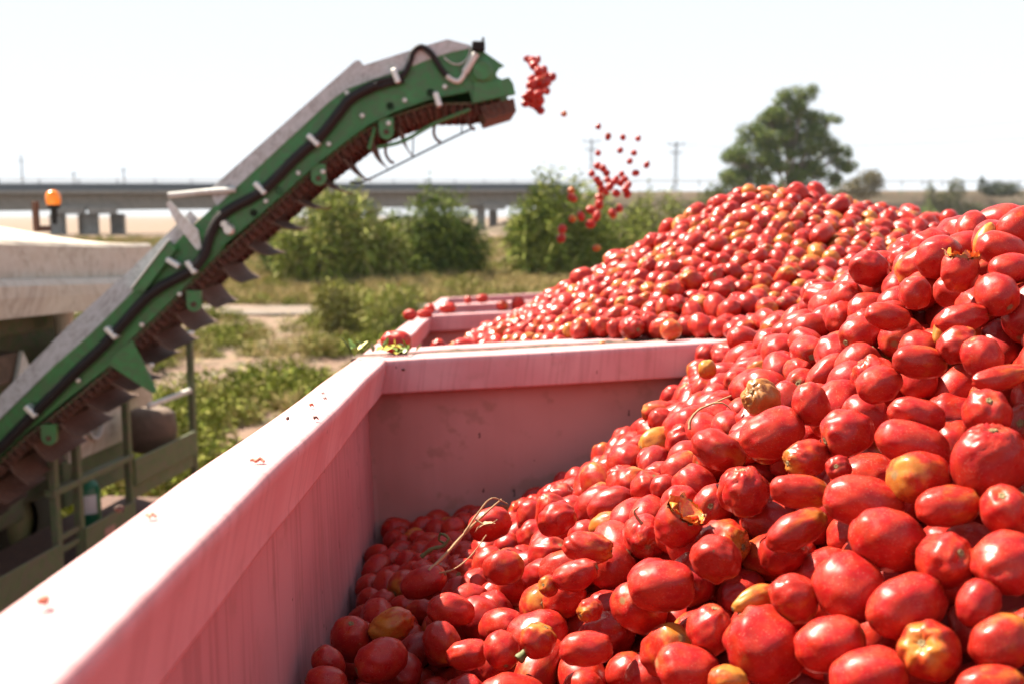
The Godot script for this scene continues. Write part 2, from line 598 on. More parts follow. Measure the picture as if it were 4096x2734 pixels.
func build_far():
	# ---- the overpass
	var br := thing("road_bridge", "long grey concrete overpass on square piers crossing behind the cane", "bridge")
	var st := mb()
	beam(st, road(-130.0, -0.75), road(10.0, -0.75), 9.6, 0.5, 0.05)
	put("deck", done(st), M.concrete, br)
	for s in [-4.9, 4.9]:
		st = mb()
		beam(st, road(-130.0, -0.25, s), road(10.0, -0.25, s), 0.35, 1.5, 0.03)
		put("parapet", done(st), M.dark_metal, br)
	for s in [-3.4, 0.0, 3.4]:
		st = mb()
		beam(st, road(-130.0, -2.2, s), road(10.0, -2.2, s), 0.7, 2.4, 0.06)
		put("girder", done(st), M.concrete, br)
	for x in [-112.0, -91.0, -67.5, -63.2, -45.0, -25.0, -4.5]:
		st = mb()
		beam(st, road(x - 1.9, -3.5, 0.0), road(x + 1.9, -3.5, 0.0), 8.6, 1.0, 0.05)
		var cap := put("pier_cap", done(st), M.concrete, br)
		for s in [-3.0, 2.6]:
			st = mb()
			var p := road(x, 0, s)
			box(st, Vector3(p.x, (road_top(x) - 4.0) * 0.5 - 0.2, p.z), Vector3(2.0 if x < -60.0 else 1.5, road_top(x) - 4.0 + 0.4, 1.3), 0.06)
			put("pier", done(st), M.concrete, cap)
	# ---- the rail along the road
	var rail := thing("guard_rail", "thin metal guard rail running along the top of the overpass and embankment", "guard rail")
	for h in [0.75, 1.15]:
		st = mb()
		beam(st, road(-128.0, h, 4.9), road(190.0, h, 4.9), 0.10, 0.13, 0.01)
		put("rail", done(st), M.pale_steel, rail)
	var post := mb()
	box(post, Vector3(0, 0.45, 0), Vector3(0.14, 1.5, 0.14), 0.01)
	var pm := done(post)
	for i in 64:
		put("post", pm, M.dark_metal, rail, Transform3D(Basis(), road(-128.0 + i * 5.0, 0.0, 4.9)))
	# ---- masts on the road
	var k := 0
	for a in [[-70.5, 4.6, "tallest thin mast standing on the overpass above the orange beacon"], [-57.5, 3.0, "short dark mast on the overpass just beside the conveyor's lower bracket"], [-64.0, 2.3, "stubby post on the overpass between two taller masts"]]:
		var m := thing("mast", a[2], "mast", Transform3D(Basis(), road(a[0], 0.0, 4.3)), "masts on the overpass")
		st = mb()
		tube(st, [Vector3(0, -0.6, 0), Vector3(0, a[1] * 0.5, 0), Vector3(0, a[1], 0)], [0.13, 0.10, 0.07], 8)
		put("pole", done(st), M.dark_metal, m)
		st = mb()
		box(st, Vector3(0, a[1] * 0.82, 0), Vector3(1.2, 0.09, 0.09), 0.01)
		put("arm", done(st), M.dark_metal, m)
	# ---- lattice poles of the power line, behind the road
	pylon(Vector3(16.4, 0, -209.0), 18.4, "lattice power pole behind the cane, straight above the falling tomatoes")
	pylon(Vector3(33.4, 0, -206.0), 17.6, "lattice power pole standing alone between the falling tomatoes and the tall tree")
	var line := thing("power_line", "faint power line wires sagging across the sky past the tall tree", "power line")
	for a in [[-1.3, 16.9, 19.0], [1.3, 16.9, 18.2], [0.0, 17.5, 23.0]]:
		st = mb()
		var pts := []
		for i in 25:
			var f := i / 24.0
			pts.append(Vector3(33.4 + a[0], a[1], -206.0).lerp(Vector3(125.0 + a[0], a[2], -150.0), f) - Vector3(0, 8.0 * f * (1.0 - f), 0))
		tube(st, pts, 0.018, 5)
		put("wire", done(st), M.dark_metal, line)

func pylon(at: Vector3, h: float, label: String):
	var p := thing("power_pole", label, "power pole", Transform3D(Basis(), at), "lattice power poles")
	for sx in [-1, 1]:
		for sz in [-1, 1]:
			var st := mb()
			tube(st, [Vector3(0.45 * sx, -0.3, 0.45 * sz), Vector3(0.2 * sx, h, 0.2 * sz)], 0.06, 6)
			put("leg", done(st), M.dark_metal, p)
	var n := 12
	for i in n:
		var st := mb()
		var a := lerpf(0.45, 0.2, float(i) / n)
		var b := lerpf(0.55, 0.25, float(i + 1) / n)
		var y0 := h * i / n
		var y1 := h * (i + 1) / n
		for s in [-1, 1]:
			tube(st, [Vector3(-a * s, y0, a), Vector3(b * s, y1, b)], 0.03, 4)
			tube(st, [Vector3(a, y0, -a * s), Vector3(b, y1, b * s)], 0.03, 4)
		put("brace", done(st), M.dark_metal, p)
	for y in [h - 0.4, h - 2.1]:
		var st := mb()
		var w := 1.7 if y > h - 1.0 else 1.2
		box(st, Vector3(0, y, 0), Vector3(w * 2.0, 0.16, 0.16), 0.01)
		var arm := put("crossarm", done(st), M.dark_metal, p)
		for x in [-w + 0.1, 0.0, w - 0.1]:
			st = mb()
			lathe(st, [Vector2(0, 0), Vector2(0.10, 0.05), Vector2(0.06, 0.2), Vector2(0.11, 0.3), Vector2(0.05, 0.5), Vector2(0, 0.52)], 8, Transform3D(Basis(), Vector3(x, y + 0.08, 0)))
			put("insulator", done(st), M.dark_metal, arm)

# ======================================================================= vegetation
func blade(st: SurfaceTool, p: Vector3, d: Vector3, side: Vector3, l: float, w: float, droop: float, c: Color):
	var m := p + d * l * 0.5 + Vector3(0, -droop * l * 0.12, 0)
	var e := p + d * l + Vector3(0, -droop * l * 0.5, 0)
	var s := side * w * 0.5
	st.set_color(c)
	tri(st, p, m - s, m + s)
	tri(st, m - s, e, m + s)

func rnd_dir(r: RandomNumberGenerator) -> Vector3:
	var z := r.randf_range(-1, 1)
	var a := r.randf_range(0, TAU_)
	var q := sqrt(1.0 - z * z)
	return Vector3(q * cos(a), z, q * sin(a))

# leaves scattered through lumpy ellipsoids: list of [centre, radii]
func foliage(lumps: Array, n: int, l: float, w: float, upward: float, droop: float, cols: Array, sd: int) -> ArrayMesh:
	var r := RandomNumberGenerator.new()
	r.seed = sd
	var st := mb()
	var tot := 0.0
	for q in lumps:
		tot += q[1].x * q[1].y + q[1].y * q[1].z + q[1].x * q[1].z
	for q in lumps:
		var k := int(n * (q[1].x * q[1].y + q[1].y * q[1].z + q[1].x * q[1].z) / tot)
		for i in k:
			var d := rnd_dir(r)
			var f := pow(r.randf(), 0.38)
			f *= 0.86 + 0.28 * noise2.get_noise_3d(d.x * 1.7 + sd, d.y * 1.7, d.z * 1.7 + q[0].x)
			var p: Vector3 = q[0] + d * q[1] * f
			if p.y < 0.02:
				p.y = r.randf_range(0.02, 0.3)
			var dir := (rnd_dir(r) + d * 0.8 + Vector3(0, upward, 0)).normalized()
			var side := dir.cross(rnd_dir(r)).normalized()
			var c: Color = cols[r.randi() % cols.size()]
			c = c * r.randf_range(0.75, 1.25)
			blade(st, p, dir, side, l * r.randf_range(0.6, 1.3), w * r.randf_range(0.7, 1.3), droop, c)
	return done(st)

# a clump of cane: leaning bundles of stalks of uneven height round one root
func cane_lumps(half: float, tall: float, n: int, sd: int) -> Array:
	var r := RandomNumberGenerator.new()
	r.seed = sd * 31
	var out := []
	for i in n:
		var a := r.randf_range(0, TAU_)
		var f := sqrt(r.randf())
		var x := cos(a) * half * f * 0.82
		var z := sin(a) * half * f * 0.7
		var h := tall * (1.0 - 0.42 * f * f) * r.randf_range(0.62, 1.06)
		out.append([Vector3(x * 1.1, h * 0.56, z), Vector3(r.randf_range(0.35, 0.75), h * 0.46, r.randf_range(0.35, 0.7))])
		if r.randf() < 0.6:
			out.append([Vector3(x * 0.9, h * 0.22, z), Vector3(0.6, h * 0.24, 0.6)])
	return out

func stems(lumps: Array, n: int, rad: float, sd: int, parent: Node):
	var r := RandomNumberGenerator.new()
	r.seed = sd + 900
	for i in n:
		var st := mb()
		var q: Array = lumps[i % lumps.size()]
		var a := r.randf_range(0, TAU_)
		var b: Vector3 = Vector3(q[0].x, -0.1, q[0].z) + Vector3(cos(a) * q[1].x, 0, sin(a) * q[1].z) * 0.35 * r.randf()
		var t: Vector3 = q[0] + Vector3(cos(a) * q[1].x * 0.7, q[1].y * r.randf_range(0.3, 0.95), sin(a) * q[1].z * 0.7) * r.randf_range(0.4, 1.0)
		tube(st, [b, b.lerp(t, 0.5) + Vector3(0, 0.1, 0), t], [rad, rad * 0.8, rad * 0.35], 5)
		put("stem", done(st), M.bark, parent)

func bush(called: String, label: String, cat: String, at: Vector3, lumps: Array, n: int, l: float, w: float, up: float, droop: float, cols: Array, sd: int, group := "", mat := "cane"):
	var t := thing(called, label, cat, Transform3D(Basis(), Vector3(at.x, ground_height(at.x, at.z) + at.y, at.z)), group)
	put("foliage", foliage(lumps, n, l, w, up, droop, cols, sd), M[mat], t)
	stems(lumps, 7, 0.035 * maxf(1.0, l * 2.0), sd, t)

func build_vegetation():
	var cane := [Color(0.165, 0.205, 0.036), Color(0.21, 0.24, 0.05), Color(0.095, 0.125, 0.028), Color(0.28, 0.285, 0.075), Color(0.285, 0.255, 0.10)]
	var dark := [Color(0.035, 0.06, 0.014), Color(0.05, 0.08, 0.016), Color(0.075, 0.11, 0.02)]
	var olive := [Color(0.13, 0.145, 0.032), Color(0.17, 0.17, 0.045), Color(0.095, 0.12, 0.026), Color(0.20, 0.165, 0.06)]
	var g := "cane and shrubs beyond the field"
	bush("cane_clump", "bright leafy cane clump rising beside the conveyor's underside, front of the pair", "cane", Vector3(-7.2, 0, -41.0),
		cane_lumps(2.7, 4.7, 34, 5), 11000, 0.55, 0.085, 0.55, 0.9, cane, 11, g)
	bush("cane_clump", "broad dark cane clump with a flat top, left of the bridge pier", "cane", Vector3(-3.6, 0, -45.5),
		cane_lumps(2.3, 4.7, 30, 6), 11000, 0.55, 0.085, 0.45, 0.9, [cane[0], cane[2], dark[1], dark[2], cane[1]], 12, g)
	bush("shrub", "low dark rounded shrub seen past the conveyor paddles", "shrub", Vector3(-9.9, 0, -43.0),
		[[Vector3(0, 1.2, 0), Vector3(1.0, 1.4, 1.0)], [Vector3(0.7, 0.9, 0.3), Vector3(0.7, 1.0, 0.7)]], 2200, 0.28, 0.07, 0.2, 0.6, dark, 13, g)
	bush("cane_clump", "big spiky cane clump right behind the falling tomatoes", "cane", Vector3(2.4, 0, -45.0),
		cane_lumps(2.6, 5.8, 34, 7), 11000, 0.58, 0.085, 0.7, 0.8, [cane[0], cane[1], cane[2], dark[2], cane[3]], 14, g)
	bush("cane_clump", "paler olive cane clump between the falling tomatoes and the heap's crest", "cane", Vector3(7.3, 0, -54.0),
		cane_lumps(3.3, 5.0, 32, 8), 8500, 0.50, 0.075, 0.6, 0.8, [olive[0], cane[0], olive[2], cane[3]], 15, g)
	bush("cane_clump", "tall thin olive stalks growing right of the lone lattice pole", "cane", Vector3(11.8, 0, -62.0),
		cane_lumps(2.4, 4.7, 14, 9), 2400, 0.5, 0.07, 0.8, 0.7, [olive[0], olive[1], olive[2]], 16, g)
	bush("shrub", "yellow green shrub at the near edge of the dirt track", "shrub", Vector3(-4.05, 0, -24.0),
		[[Vector3(0, 0.55, 0), Vector3(0.75, 0.75, 0.7)], [Vector3(-0.35, 0.85, 0), Vector3(0.45, 0.5, 0.45)], [Vector3(0.4, 0.5, 0.2), Vector3(0.5, 0.55, 0.5)]], 2600, 0.22, 0.045, 0.6, 0.5, [cane[3], olive[1], cane[4], Color(0.24, 0.22, 0.08)], 17, g)
	bush("shrub", "grassy green shrub just behind the pink bin's corner tomato", "shrub", Vector3(-2.75, 0, -22.5),
		[[Vector3(0, 0.55, 0), Vector3(0.75, 0.75, 0.7)], [Vector3(0.3, 0.8, 0), Vector3(0.5, 0.5, 0.45)]], 2400, 0.22, 0.04, 0.6, 0.5, [cane[3], cane[1], cane[4], Color(0.22, 0.22, 0.07)], 18, g)
	bush("shrub", "dry straw coloured shrub behind the second pink bin", "shrub", Vector3(-1.2, 0, -28.5),
		[[Vector3(0, 0.4, 0), Vector3(1.0, 0.6, 0.7)], [Vector3(1.5, 0.3, 0.2), Vector3(0.9, 0.5, 0.6)]], 2000, 0.25, 0.03, 0.8, 0.4, [olive[1], Color(0.28, 0.22, 0.10), olive[3], olive[0]], 19, g)
	bush("shrub", "small olive shrub in the opening under the overpass", "shrub", Vector3(0.7, 0, -92.0),
		[[Vector3(0, 1.2, 0), Vector3(1.3, 1.4, 1.0)]], 900, 0.4, 0.1, 0.3, 0.5, olive, 20, g, "leaf")
	# on and before the embankment
	var e := "shrubs along the road embankment"
	bush("shrub", "brown feathery bush on the embankment just right of the tall tree", "shrub", Vector3(58.0, 5.4, -165.0),
		[[Vector3(0, 2.2, 0), Vector3(3.2, 2.6, 2.5)], [Vector3(-3.0, 1.2, 0), Vector3(2.6, 1.8, 2.0)], [Vector3(1.0, 3.4, 0), Vector3(1.6, 1.6, 1.5)]], 2600, 0.8, 0.16, 0.5, 0.4, [Color(0.17, 0.14, 0.08), Color(0.20, 0.17, 0.10), Color(0.12, 0.12, 0.06)], 21, e, "leaf")
	bush("shrub", "two headed dark olive bush poking above the guard rail", "shrub", Vector3(79.0, 2.9, -184.0),
		[[Vector3(0, 2.0, 0), Vector3(3.6, 2.6, 2.4)], [Vector3(2.2, 4.6, 0), Vector3(1.5, 2.2, 1.4)], [Vector3(-2.6, 4.0, 0), Vector3(0.7, 2.4, 0.8)], [Vector3(5.0, 0.5, 0), Vector3(3.0, 1.8, 2.0)]], 3000, 0.8, 0.17, 0.4, 0.4, [Color(0.07, 0.085, 0.04), Color(0.10, 0.11, 0.05), Color(0.13, 0.12, 0.06)], 22, e, "leaf")
	bush("shrub", "low flat dark bush on the horizon above the heap's right shoulder", "shrub", Vector3(103.0, 7.4, -212.0),
		[[Vector3(0, 0.8, 0), Vector3(4.6, 1.7, 2.5)], [Vector3(-4.2, 1.8, 0), Vector3(0.7, 1.9, 0.8)]], 2200, 0.8, 0.18, 0.3, 0.4, [Color(0.05, 0.06, 0.035), Color(0.07, 0.08, 0.04)], 23, e, "leaf")
	bush("shrub", "pale green bush at the foot of the embankment behind the heap", "shrub", Vector3(57.0, 0, -138.0),
		[[Vector3(0, 2.0, 0), Vector3(1.8, 2.6, 1.6)], [Vector3(3.4, 1.2, 0), Vector3(1.6, 1.8, 1.4)]], 1500, 0.7, 0.16, 0.4, 0.4, [Color(0.15, 0.20, 0.07), Color(0.12, 0.16, 0.05)], 24, e, "leaf")
	bush("shrub", "round olive bush at the foot of the tall tree", "shrub", Vector3(28.2, 3.4, -122.0),
		[[Vector3(0, 2.2, 0), Vector3(3.6, 2.8, 2.6)], [Vector3(-3.4, 1.2, 0), Vector3(2.2, 2.0, 2.0)]], 3000, 0.6, 0.17, 0.3, 0.4, [olive[0], olive[2], Color(0.10, 0.12, 0.04)], 25, e, "leaf")
	tall_tree(Vector3(33.2, 0, -121.0))
	weeds()

func tall_tree(at: Vector3):
	var t := thing("eucalyptus_tree", "tall lone tree with a loose airy crown rising behind the tomato heap", "tree", Transform3D(Basis(), at))
	var r := RandomNumberGenerator.new()
	r.seed = 314
	var st := mb()
	tube(st, [Vector3(0, -0.5, 0), Vector3(0.1, 3.0, 0), Vector3(-0.2, 6.2, 0.2), Vector3(0.2, 8.5, 0)], [0.62, 0.5, 0.42, 0.34], 10)
	put("trunk", done(st), M.bark, t)
	# limbs: where each ends and how wide its mass of leaves is
	var ends := [[Vector3(-0.6, 16.3, 0.0), 1.5], [Vector3(1.6, 17.2, 0.3), 1.15], [Vector3(-3.0, 14.9, 0.6), 1.7], [Vector3(-4.2, 12.7, -0.4), 1.75], [Vector3(-6.6, 10.0, 0.3), 1.75], [Vector3(-6.9, 7.6, 0.2), 1.4],
		[Vector3(-4.4, 9.8, 1.2), 1.8], [Vector3(-2.4, 11.9, 1.4), 1.8], [Vector3(0.4, 13.6, -0.8), 1.8], [Vector3(2.6, 14.4, 0.4), 1.3], [Vector3(4.7, 14.2, 0.0), 1.15], [Vector3(3.2, 12.0, 0.8), 1.6], [Vector3(4.6, 10.9, -0.5), 1.25],
		[Vector3(1.6, 10.2, 1.5), 1.8], [Vector3(-1.6, 9.0, 1.2), 1.7], [Vector3(6.8, 9.0, 0.3), 1.35], [Vector3(5.2, 7.2, 0.8), 1.2], [Vector3(3.2, 8.3, 0.9), 1.5], [Vector3(-3.6, 7.2, 0.8), 1.6], [Vector3(1.0, 7.4, 1.6), 1.5], [Vector3(-0.4, 6.2, -1.2), 1.5], [Vector3(3.6, 5.2, 1.0), 1.0], [Vector3(0.9, 15.4, 0.2), 1.5], [Vector3(-1.2, 13.8, -1.0), 1.6], [Vector3(2.8, 13.2, -0.6), 1.4], [Vector3(-5.4, 8.4, -0.8), 1.6], [Vector3(5.8, 10.2, 0.2), 1.2], [Vector3(0.2, 11.2, -1.6), 1.7], [Vector3(2.2, 8.8, -1.4), 1.5]]
	var lumps := []
	for e in ends:
		var tip: Vector3 = e[0]
		var root := Vector3(0.0, clampf(tip.y * 0.45, 3.0, 8.0), 0)
		var mid := root.lerp(tip, 0.5) + Vector3(r.randf_range(-0.5, 0.5), -0.4, r.randf_range(-0.5, 0.5))
		st = mb()
		tube(st, smooth([root, mid, tip], 4), 0.12 if tip.y > 12.0 else 0.10, 6)
		for k in 4:
			tube(st, [mid.lerp(tip, 0.5), tip + rnd_dir(r) * e[1] * 0.8], [0.07, 0.03], 5)
		put("limb", done(st), M.bark, t)
		for k in 9:
			var o: Vector3 = rnd_dir(r) * Vector3(1.15, 0.8, 1.1) * e[1]
			lumps.append([tip + o * r.randf_range(0.35, 1.0), Vector3.ONE * e[1] * r.randf_range(0.36, 0.60) * Vector3(1.2, 0.9, 1.1)])
	put("crown", foliage(lumps, 44000, 0.34, 0.14, -0.2, 0.6, [Color(0.070, 0.110, 0.030), Color(0.105, 0.150, 0.040), Color(0.150, 0.190, 0.048), Color(0.19, 0.205, 0.07)], 31), M.leaf, t)

func scatter(called: String, meshes: Array, mat: Material, spots: Array):
	var o := Node3D.new()
	o.name = numbered(called)
	add_child(o, true)
	o.set_meta("kind", "stuff")
	for k in meshes.size():
		var mine := spots.filter(func(s): return s[1] == k)
		var mm := MultiMesh.new()
		mm.transform_format = MultiMesh.TRANSFORM_3D
		mm.mesh = meshes[k]
		mm.instance_count = mine.size()
		for i in mine.size():
			mm.set_instance_transform(i, mine[i][0])
		var mi := MultiMeshInstance3D.new()
		mi.name = called + "_patch"
		mi.multimesh = mm
		mi.material_override = mat
		mi.set_meta("kind", "stuff")
		o.add_child(mi, true)
	return o

func weeds():
	var green := [Color(0.14, 0.16, 0.028), Color(0.19, 0.195, 0.04), Color(0.09, 0.11, 0.022), Color(0.25, 0.235, 0.07)]
	var dry := [Color(0.34, 0.26, 0.12), Color(0.28, 0.21, 0.09), Color(0.22, 0.20, 0.08), Color(0.38, 0.29, 0.14)]
	var ms := []
	for k in 3:
		ms.append(foliage([[Vector3(0, 0.08, 0), Vector3(0.30, 0.20, 0.30)], [Vector3(0.2, 0.06, 0.1), Vector3(0.25, 0.14, 0.22)]], 260, 0.075, 0.034, 0.5, 0.4, green, 60 + k))
	var md := []
	for k in 3:
		md.append(foliage([[Vector3(0, 0.08, 0), Vector3(0.35, 0.18, 0.35)]], 150, 0.20, 0.014, 1.2, 0.6, dry, 70 + k))
	var r := RandomNumberGenerator.new()
	r.seed = 99
	var a := []
	var b := []
	for i in 46000:
		var z := -7.0 - 120.0 * pow(r.randf(), 1.9)
		var x := r.randf_range(-0.62, 0.72) * absf(z) + r.randf_range(-3, 3)
		var n := noise2.get_noise_2d(x * 0.28, z * 0.20) + 0.5 * noise2.get_noise_2d(x * 0.9 + 50.0, z * 0.9)
		var on_track := z < -26.4 + x * 0.06 and z > -31.2 + x * 0.06
		if on_track:
			continue
		var s := r.randf_range(0.7, 1.5)
		var xf := Transform3D(Basis(Vector3.UP, r.randf_range(0, TAU_)).scaled(Vector3(s, s * r.randf_range(0.8, 1.3), s)), Vector3(x, ground_height(x, z) - 0.02, z))
		var near := clampf((z + 33.0) / 14.0, 0.0, 1.0)
		if n > 0.02 + 0.06 * near and r.randf() < 0.30:
			a.append([xf, r.randi() % 3])
		elif (z < -31.0 and r.randf() < 0.42) or (z < -9.0 and n > -0.25 and r.randf() < 0.06):
			b.append([xf, r.randi() % 3])
	scatter("low_weeds", ms, M.weed, a)
	scatter("dry_grass", md, M.weed, b)

# ======================================================================= bins
func bin_xf() -> Transform3D:
	return Transform3D(Basis(EU, EV, -EW), BO)

func bw(u: float, v: float, w: float) -> Vector3:
	return BO + EU * u + EV * v + EW * w

const BIN_U := 2.50
const BINS := [[-2.6, 0.0], [0.38, 2.75], [3.05, 4.45], [4.75, 7.0]]
const RIM_SIDE := 0.086
const RIM_END := 0.130

func build_bins():
	var labels := ["nearest pink bin of the trailer, its left wall and far end showing inside", "second pink bin, behind the near bin's far rim and under the heap's crest", "third pink bin whose pale rim shows past the second bin's corner", "farthest pink bin, only its rim showing behind the others"]
	for k in 4:
		make_bin(BINS[k][0], BINS[k][1], labels[k], k)
	for k in 3:
		var st := mb()
		var w0: float = BINS[k][1] + RIM_END + 0.003
		var w1: float = BINS[k + 1][0] - RIM_END - 0.003
		var r := RandomNumberGenerator.new()
		r.seed = 12 + k
		var n := 60
		st.set_smooth_group(0)
		var rows := []
		for i in n + 1:
			var row := []
			for j in 6:
				var u := lerpf(-RIM_SIDE, BIN_U + RIM_SIDE, float(i) / n)
				var y := -0.004 + 0.006 * noise2.get_noise_2d(u * 9.0, j * 1.3 + k * 7.0) + 0.005 * noise2.get_noise_2d(u * 31.0, j * 2.7)
				row.append(Vector3(u, y, -lerpf(w0, w1, j / 5.0)))
			rows.append(row)
		for i in n:
			for j in 5:
				quad(st, rows[i][j], rows[i + 1][j], rows[i + 1][j + 1], rows[i][j + 1])
		st.set_smooth_group(-1)
		for i in n:
			quad(st, rows[i][0] - Vector3(0, 0.08, 0), rows[i + 1][0] - Vector3(0, 0.08, 0), rows[i + 1][0], rows[i][0])
		box(st, Vector3(BIN_U * 0.5, -0.075, -(w0 + w1) * 0.5), Vector3(BIN_U + 0.16, 0.10, w1 - w0 - 0.002), 0.003)
		var o: Node = put("spacer_board", done(st), M.soil_board, null, bin_xf())
		tag(o, ["soil caked brown board in the gap behind the near bin's far rim", "soil caked board in the gap behind the second bin", "soil caked board in the gap behind the third bin"][k], "board", "boards in the gaps between bins")

# one of the bin's walls: an upright slab with the painted texture along it
func slab(a: Vector3, b: Vector3, drop: float, thick: Vector3, ulen: float) -> ArrayMesh:
	var st := mb()
	var n := 16
	var L := (b - a).length()
	var dn := Vector3(0, -drop, 0)
	st.set_smooth_group(0)
	for i in n:
		var f0 := float(i) / n
		var f1 := float(i + 1) / n
		for j in 4:
			var g0 := j / 4.0
			var g1 := (j + 1) / 4.0
			var q := []
			var t := []
			for c in [[f0, g0], [f0, g1], [f1, g1], [f1, g0]]:
				var bulge := sin(PI * c[0]) * sin(PI * c[1]) * 0.012
				q.append(a.lerp(b, c[0]) + dn * c[1] + thick.normalized() * bulge)
				t.append(Vector2(c[0] * L / ulen, c[1] * drop / 1.3))
			quv(st, q, t)
	st.set_smooth_group(-1)
	var o := [a + thick, a + thick + dn, b + thick + dn, b + thick]
	quv(st, [o[3], o[2], o[1], o[0]], [Vector2(1, 0), Vector2(1, 1), Vector2(0, 1), Vector2(0, 0)])
	for e in [[a, o[0], o[3], b], [a + dn, b + dn, o[2], o[1]], [a, a + dn, o[1], o[0]], [b, o[3], o[2], b + dn]]:
		quv(st, e, [Vector2(0, 0), Vector2(0.02, 0), Vector2(0.02, 0.02), Vector2(0, 0.02)])
	return done(st)

func make_bin(w0: float, w1: float, label: String, sd: int):
	var t := thing("tomato_bin", label, "bin", bin_xf(), "pink bins on the trailer")
	var in_s := 0.040
	var top := -0.006
	var drop := 1.25
	var u0 := -in_s
	var u1 := BIN_U + in_s
	var a0 := -(w0 - in_s)
	var a1 := -(w1 + in_s)
	var th := 0.03
	put("side_wall", slab(Vector3(u0, top, a1), Vector3(u0, top, a0), drop, Vector3(-th, 0, 0), 2.6), M.pink_wall, t)
	put("side_wall", slab(Vector3(u1, top, a0), Vector3(u1, top, a1), drop, Vector3(th, 0, 0), 2.6), M.pink_wall, t)
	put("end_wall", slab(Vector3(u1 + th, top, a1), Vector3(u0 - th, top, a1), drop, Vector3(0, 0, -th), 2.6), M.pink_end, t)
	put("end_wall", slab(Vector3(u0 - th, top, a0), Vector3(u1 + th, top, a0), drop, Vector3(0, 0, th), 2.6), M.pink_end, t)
	var st := mb()
	box(st, Vector3(BIN_U * 0.5, top - drop - 0.02, (a0 + a1) * 0.5), Vector3(BIN_U + 0.14, 0.04, a0 - a1 + 0.06), 0.004)
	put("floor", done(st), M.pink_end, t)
	# rims: profile of (share of the width outwards, height), swept with mitred corners
	var prof := []
	for p in [[0.06, -0.085], [0.004, -0.083], [0.0, -0.079], [0.0, -0.073], [0.0, -0.018], [0.0, -0.011], [0.010, -0.005], [0.032, -0.0018], [0.070, 0.0], [0.13, 0.0], [0.87, 0.0], [0.93, 0.0], [0.968, -0.0018], [0.990, -0.005], [1.0, -0.011], [1.0, -0.018], [1.0, -0.072], [1.0, -0.078], [0.93, -0.082]]:
		prof.append(Vector2(p[0], p[1]))
	for side in 4:
		st = mb()
		st.set_smooth_group(0)
		var n := 26
		var rows := []
		for i in n + 1:
			var f := float(i) / n
			var row := []
			for p in prof:
				var ds: float = p.x * RIM_SIDE - 0.016 * clampf((p.y + 0.06) * 20.0, 0.0, 1.0)
				var de: float = p.x * RIM_END
				var c := [Vector3(-ds, p.y, -(w0 - de)), Vector3(-ds, p.y, -(w1 + de)), Vector3(BIN_U + ds, p.y, -(w1 + de)), Vector3(BIN_U + ds, p.y, -(w0 - de))]
				var q: Vector3 = c[side].lerp(c[(side + 1) % 4], f)
				var wob := sin(PI * f)
				var m := noise2.get_noise_2d(f * 5.0 + sd * 11.0, side * 5.0) * 0.0022 * minf(1.0, wob * 3.0)
				var hgt := noise2.get_noise_2d(f * 4.0 + sd * 7.0, side * 9.0 + 3.0) * 0.0018 * minf(1.0, wob * 3.0)
				q += [Vector3(-m, hgt, 0), Vector3(0, hgt, -m), Vector3(m, hgt, 0), Vector3(0, hgt, m)][side]
				row.append(q)
			rows.append(row)
		var plen := 0.0
		for j in prof.size() - 1:
			var step: float = Vector2((prof[j + 1].x - prof[j].x) * 0.09, prof[j + 1].y - prof[j].y).length()
			for i in n:
				var t0: float = (rows[i][0] - rows[0][0]).length() / 1.6
				var t1: float = (rows[i + 1][0] - rows[0][0]).length() / 1.6
				quv(st, [rows[i][j], rows[i][j + 1], rows[i + 1][j + 1], rows[i + 1][j]], [Vector2(t0, plen * 1.4), Vector2(t0, (plen + step) * 1.4), Vector2(t1, (plen + step) * 1.4), Vector2(t1, plen * 1.4)])
			plen += step
		put("rim", done(st), M.pink_rim, t)

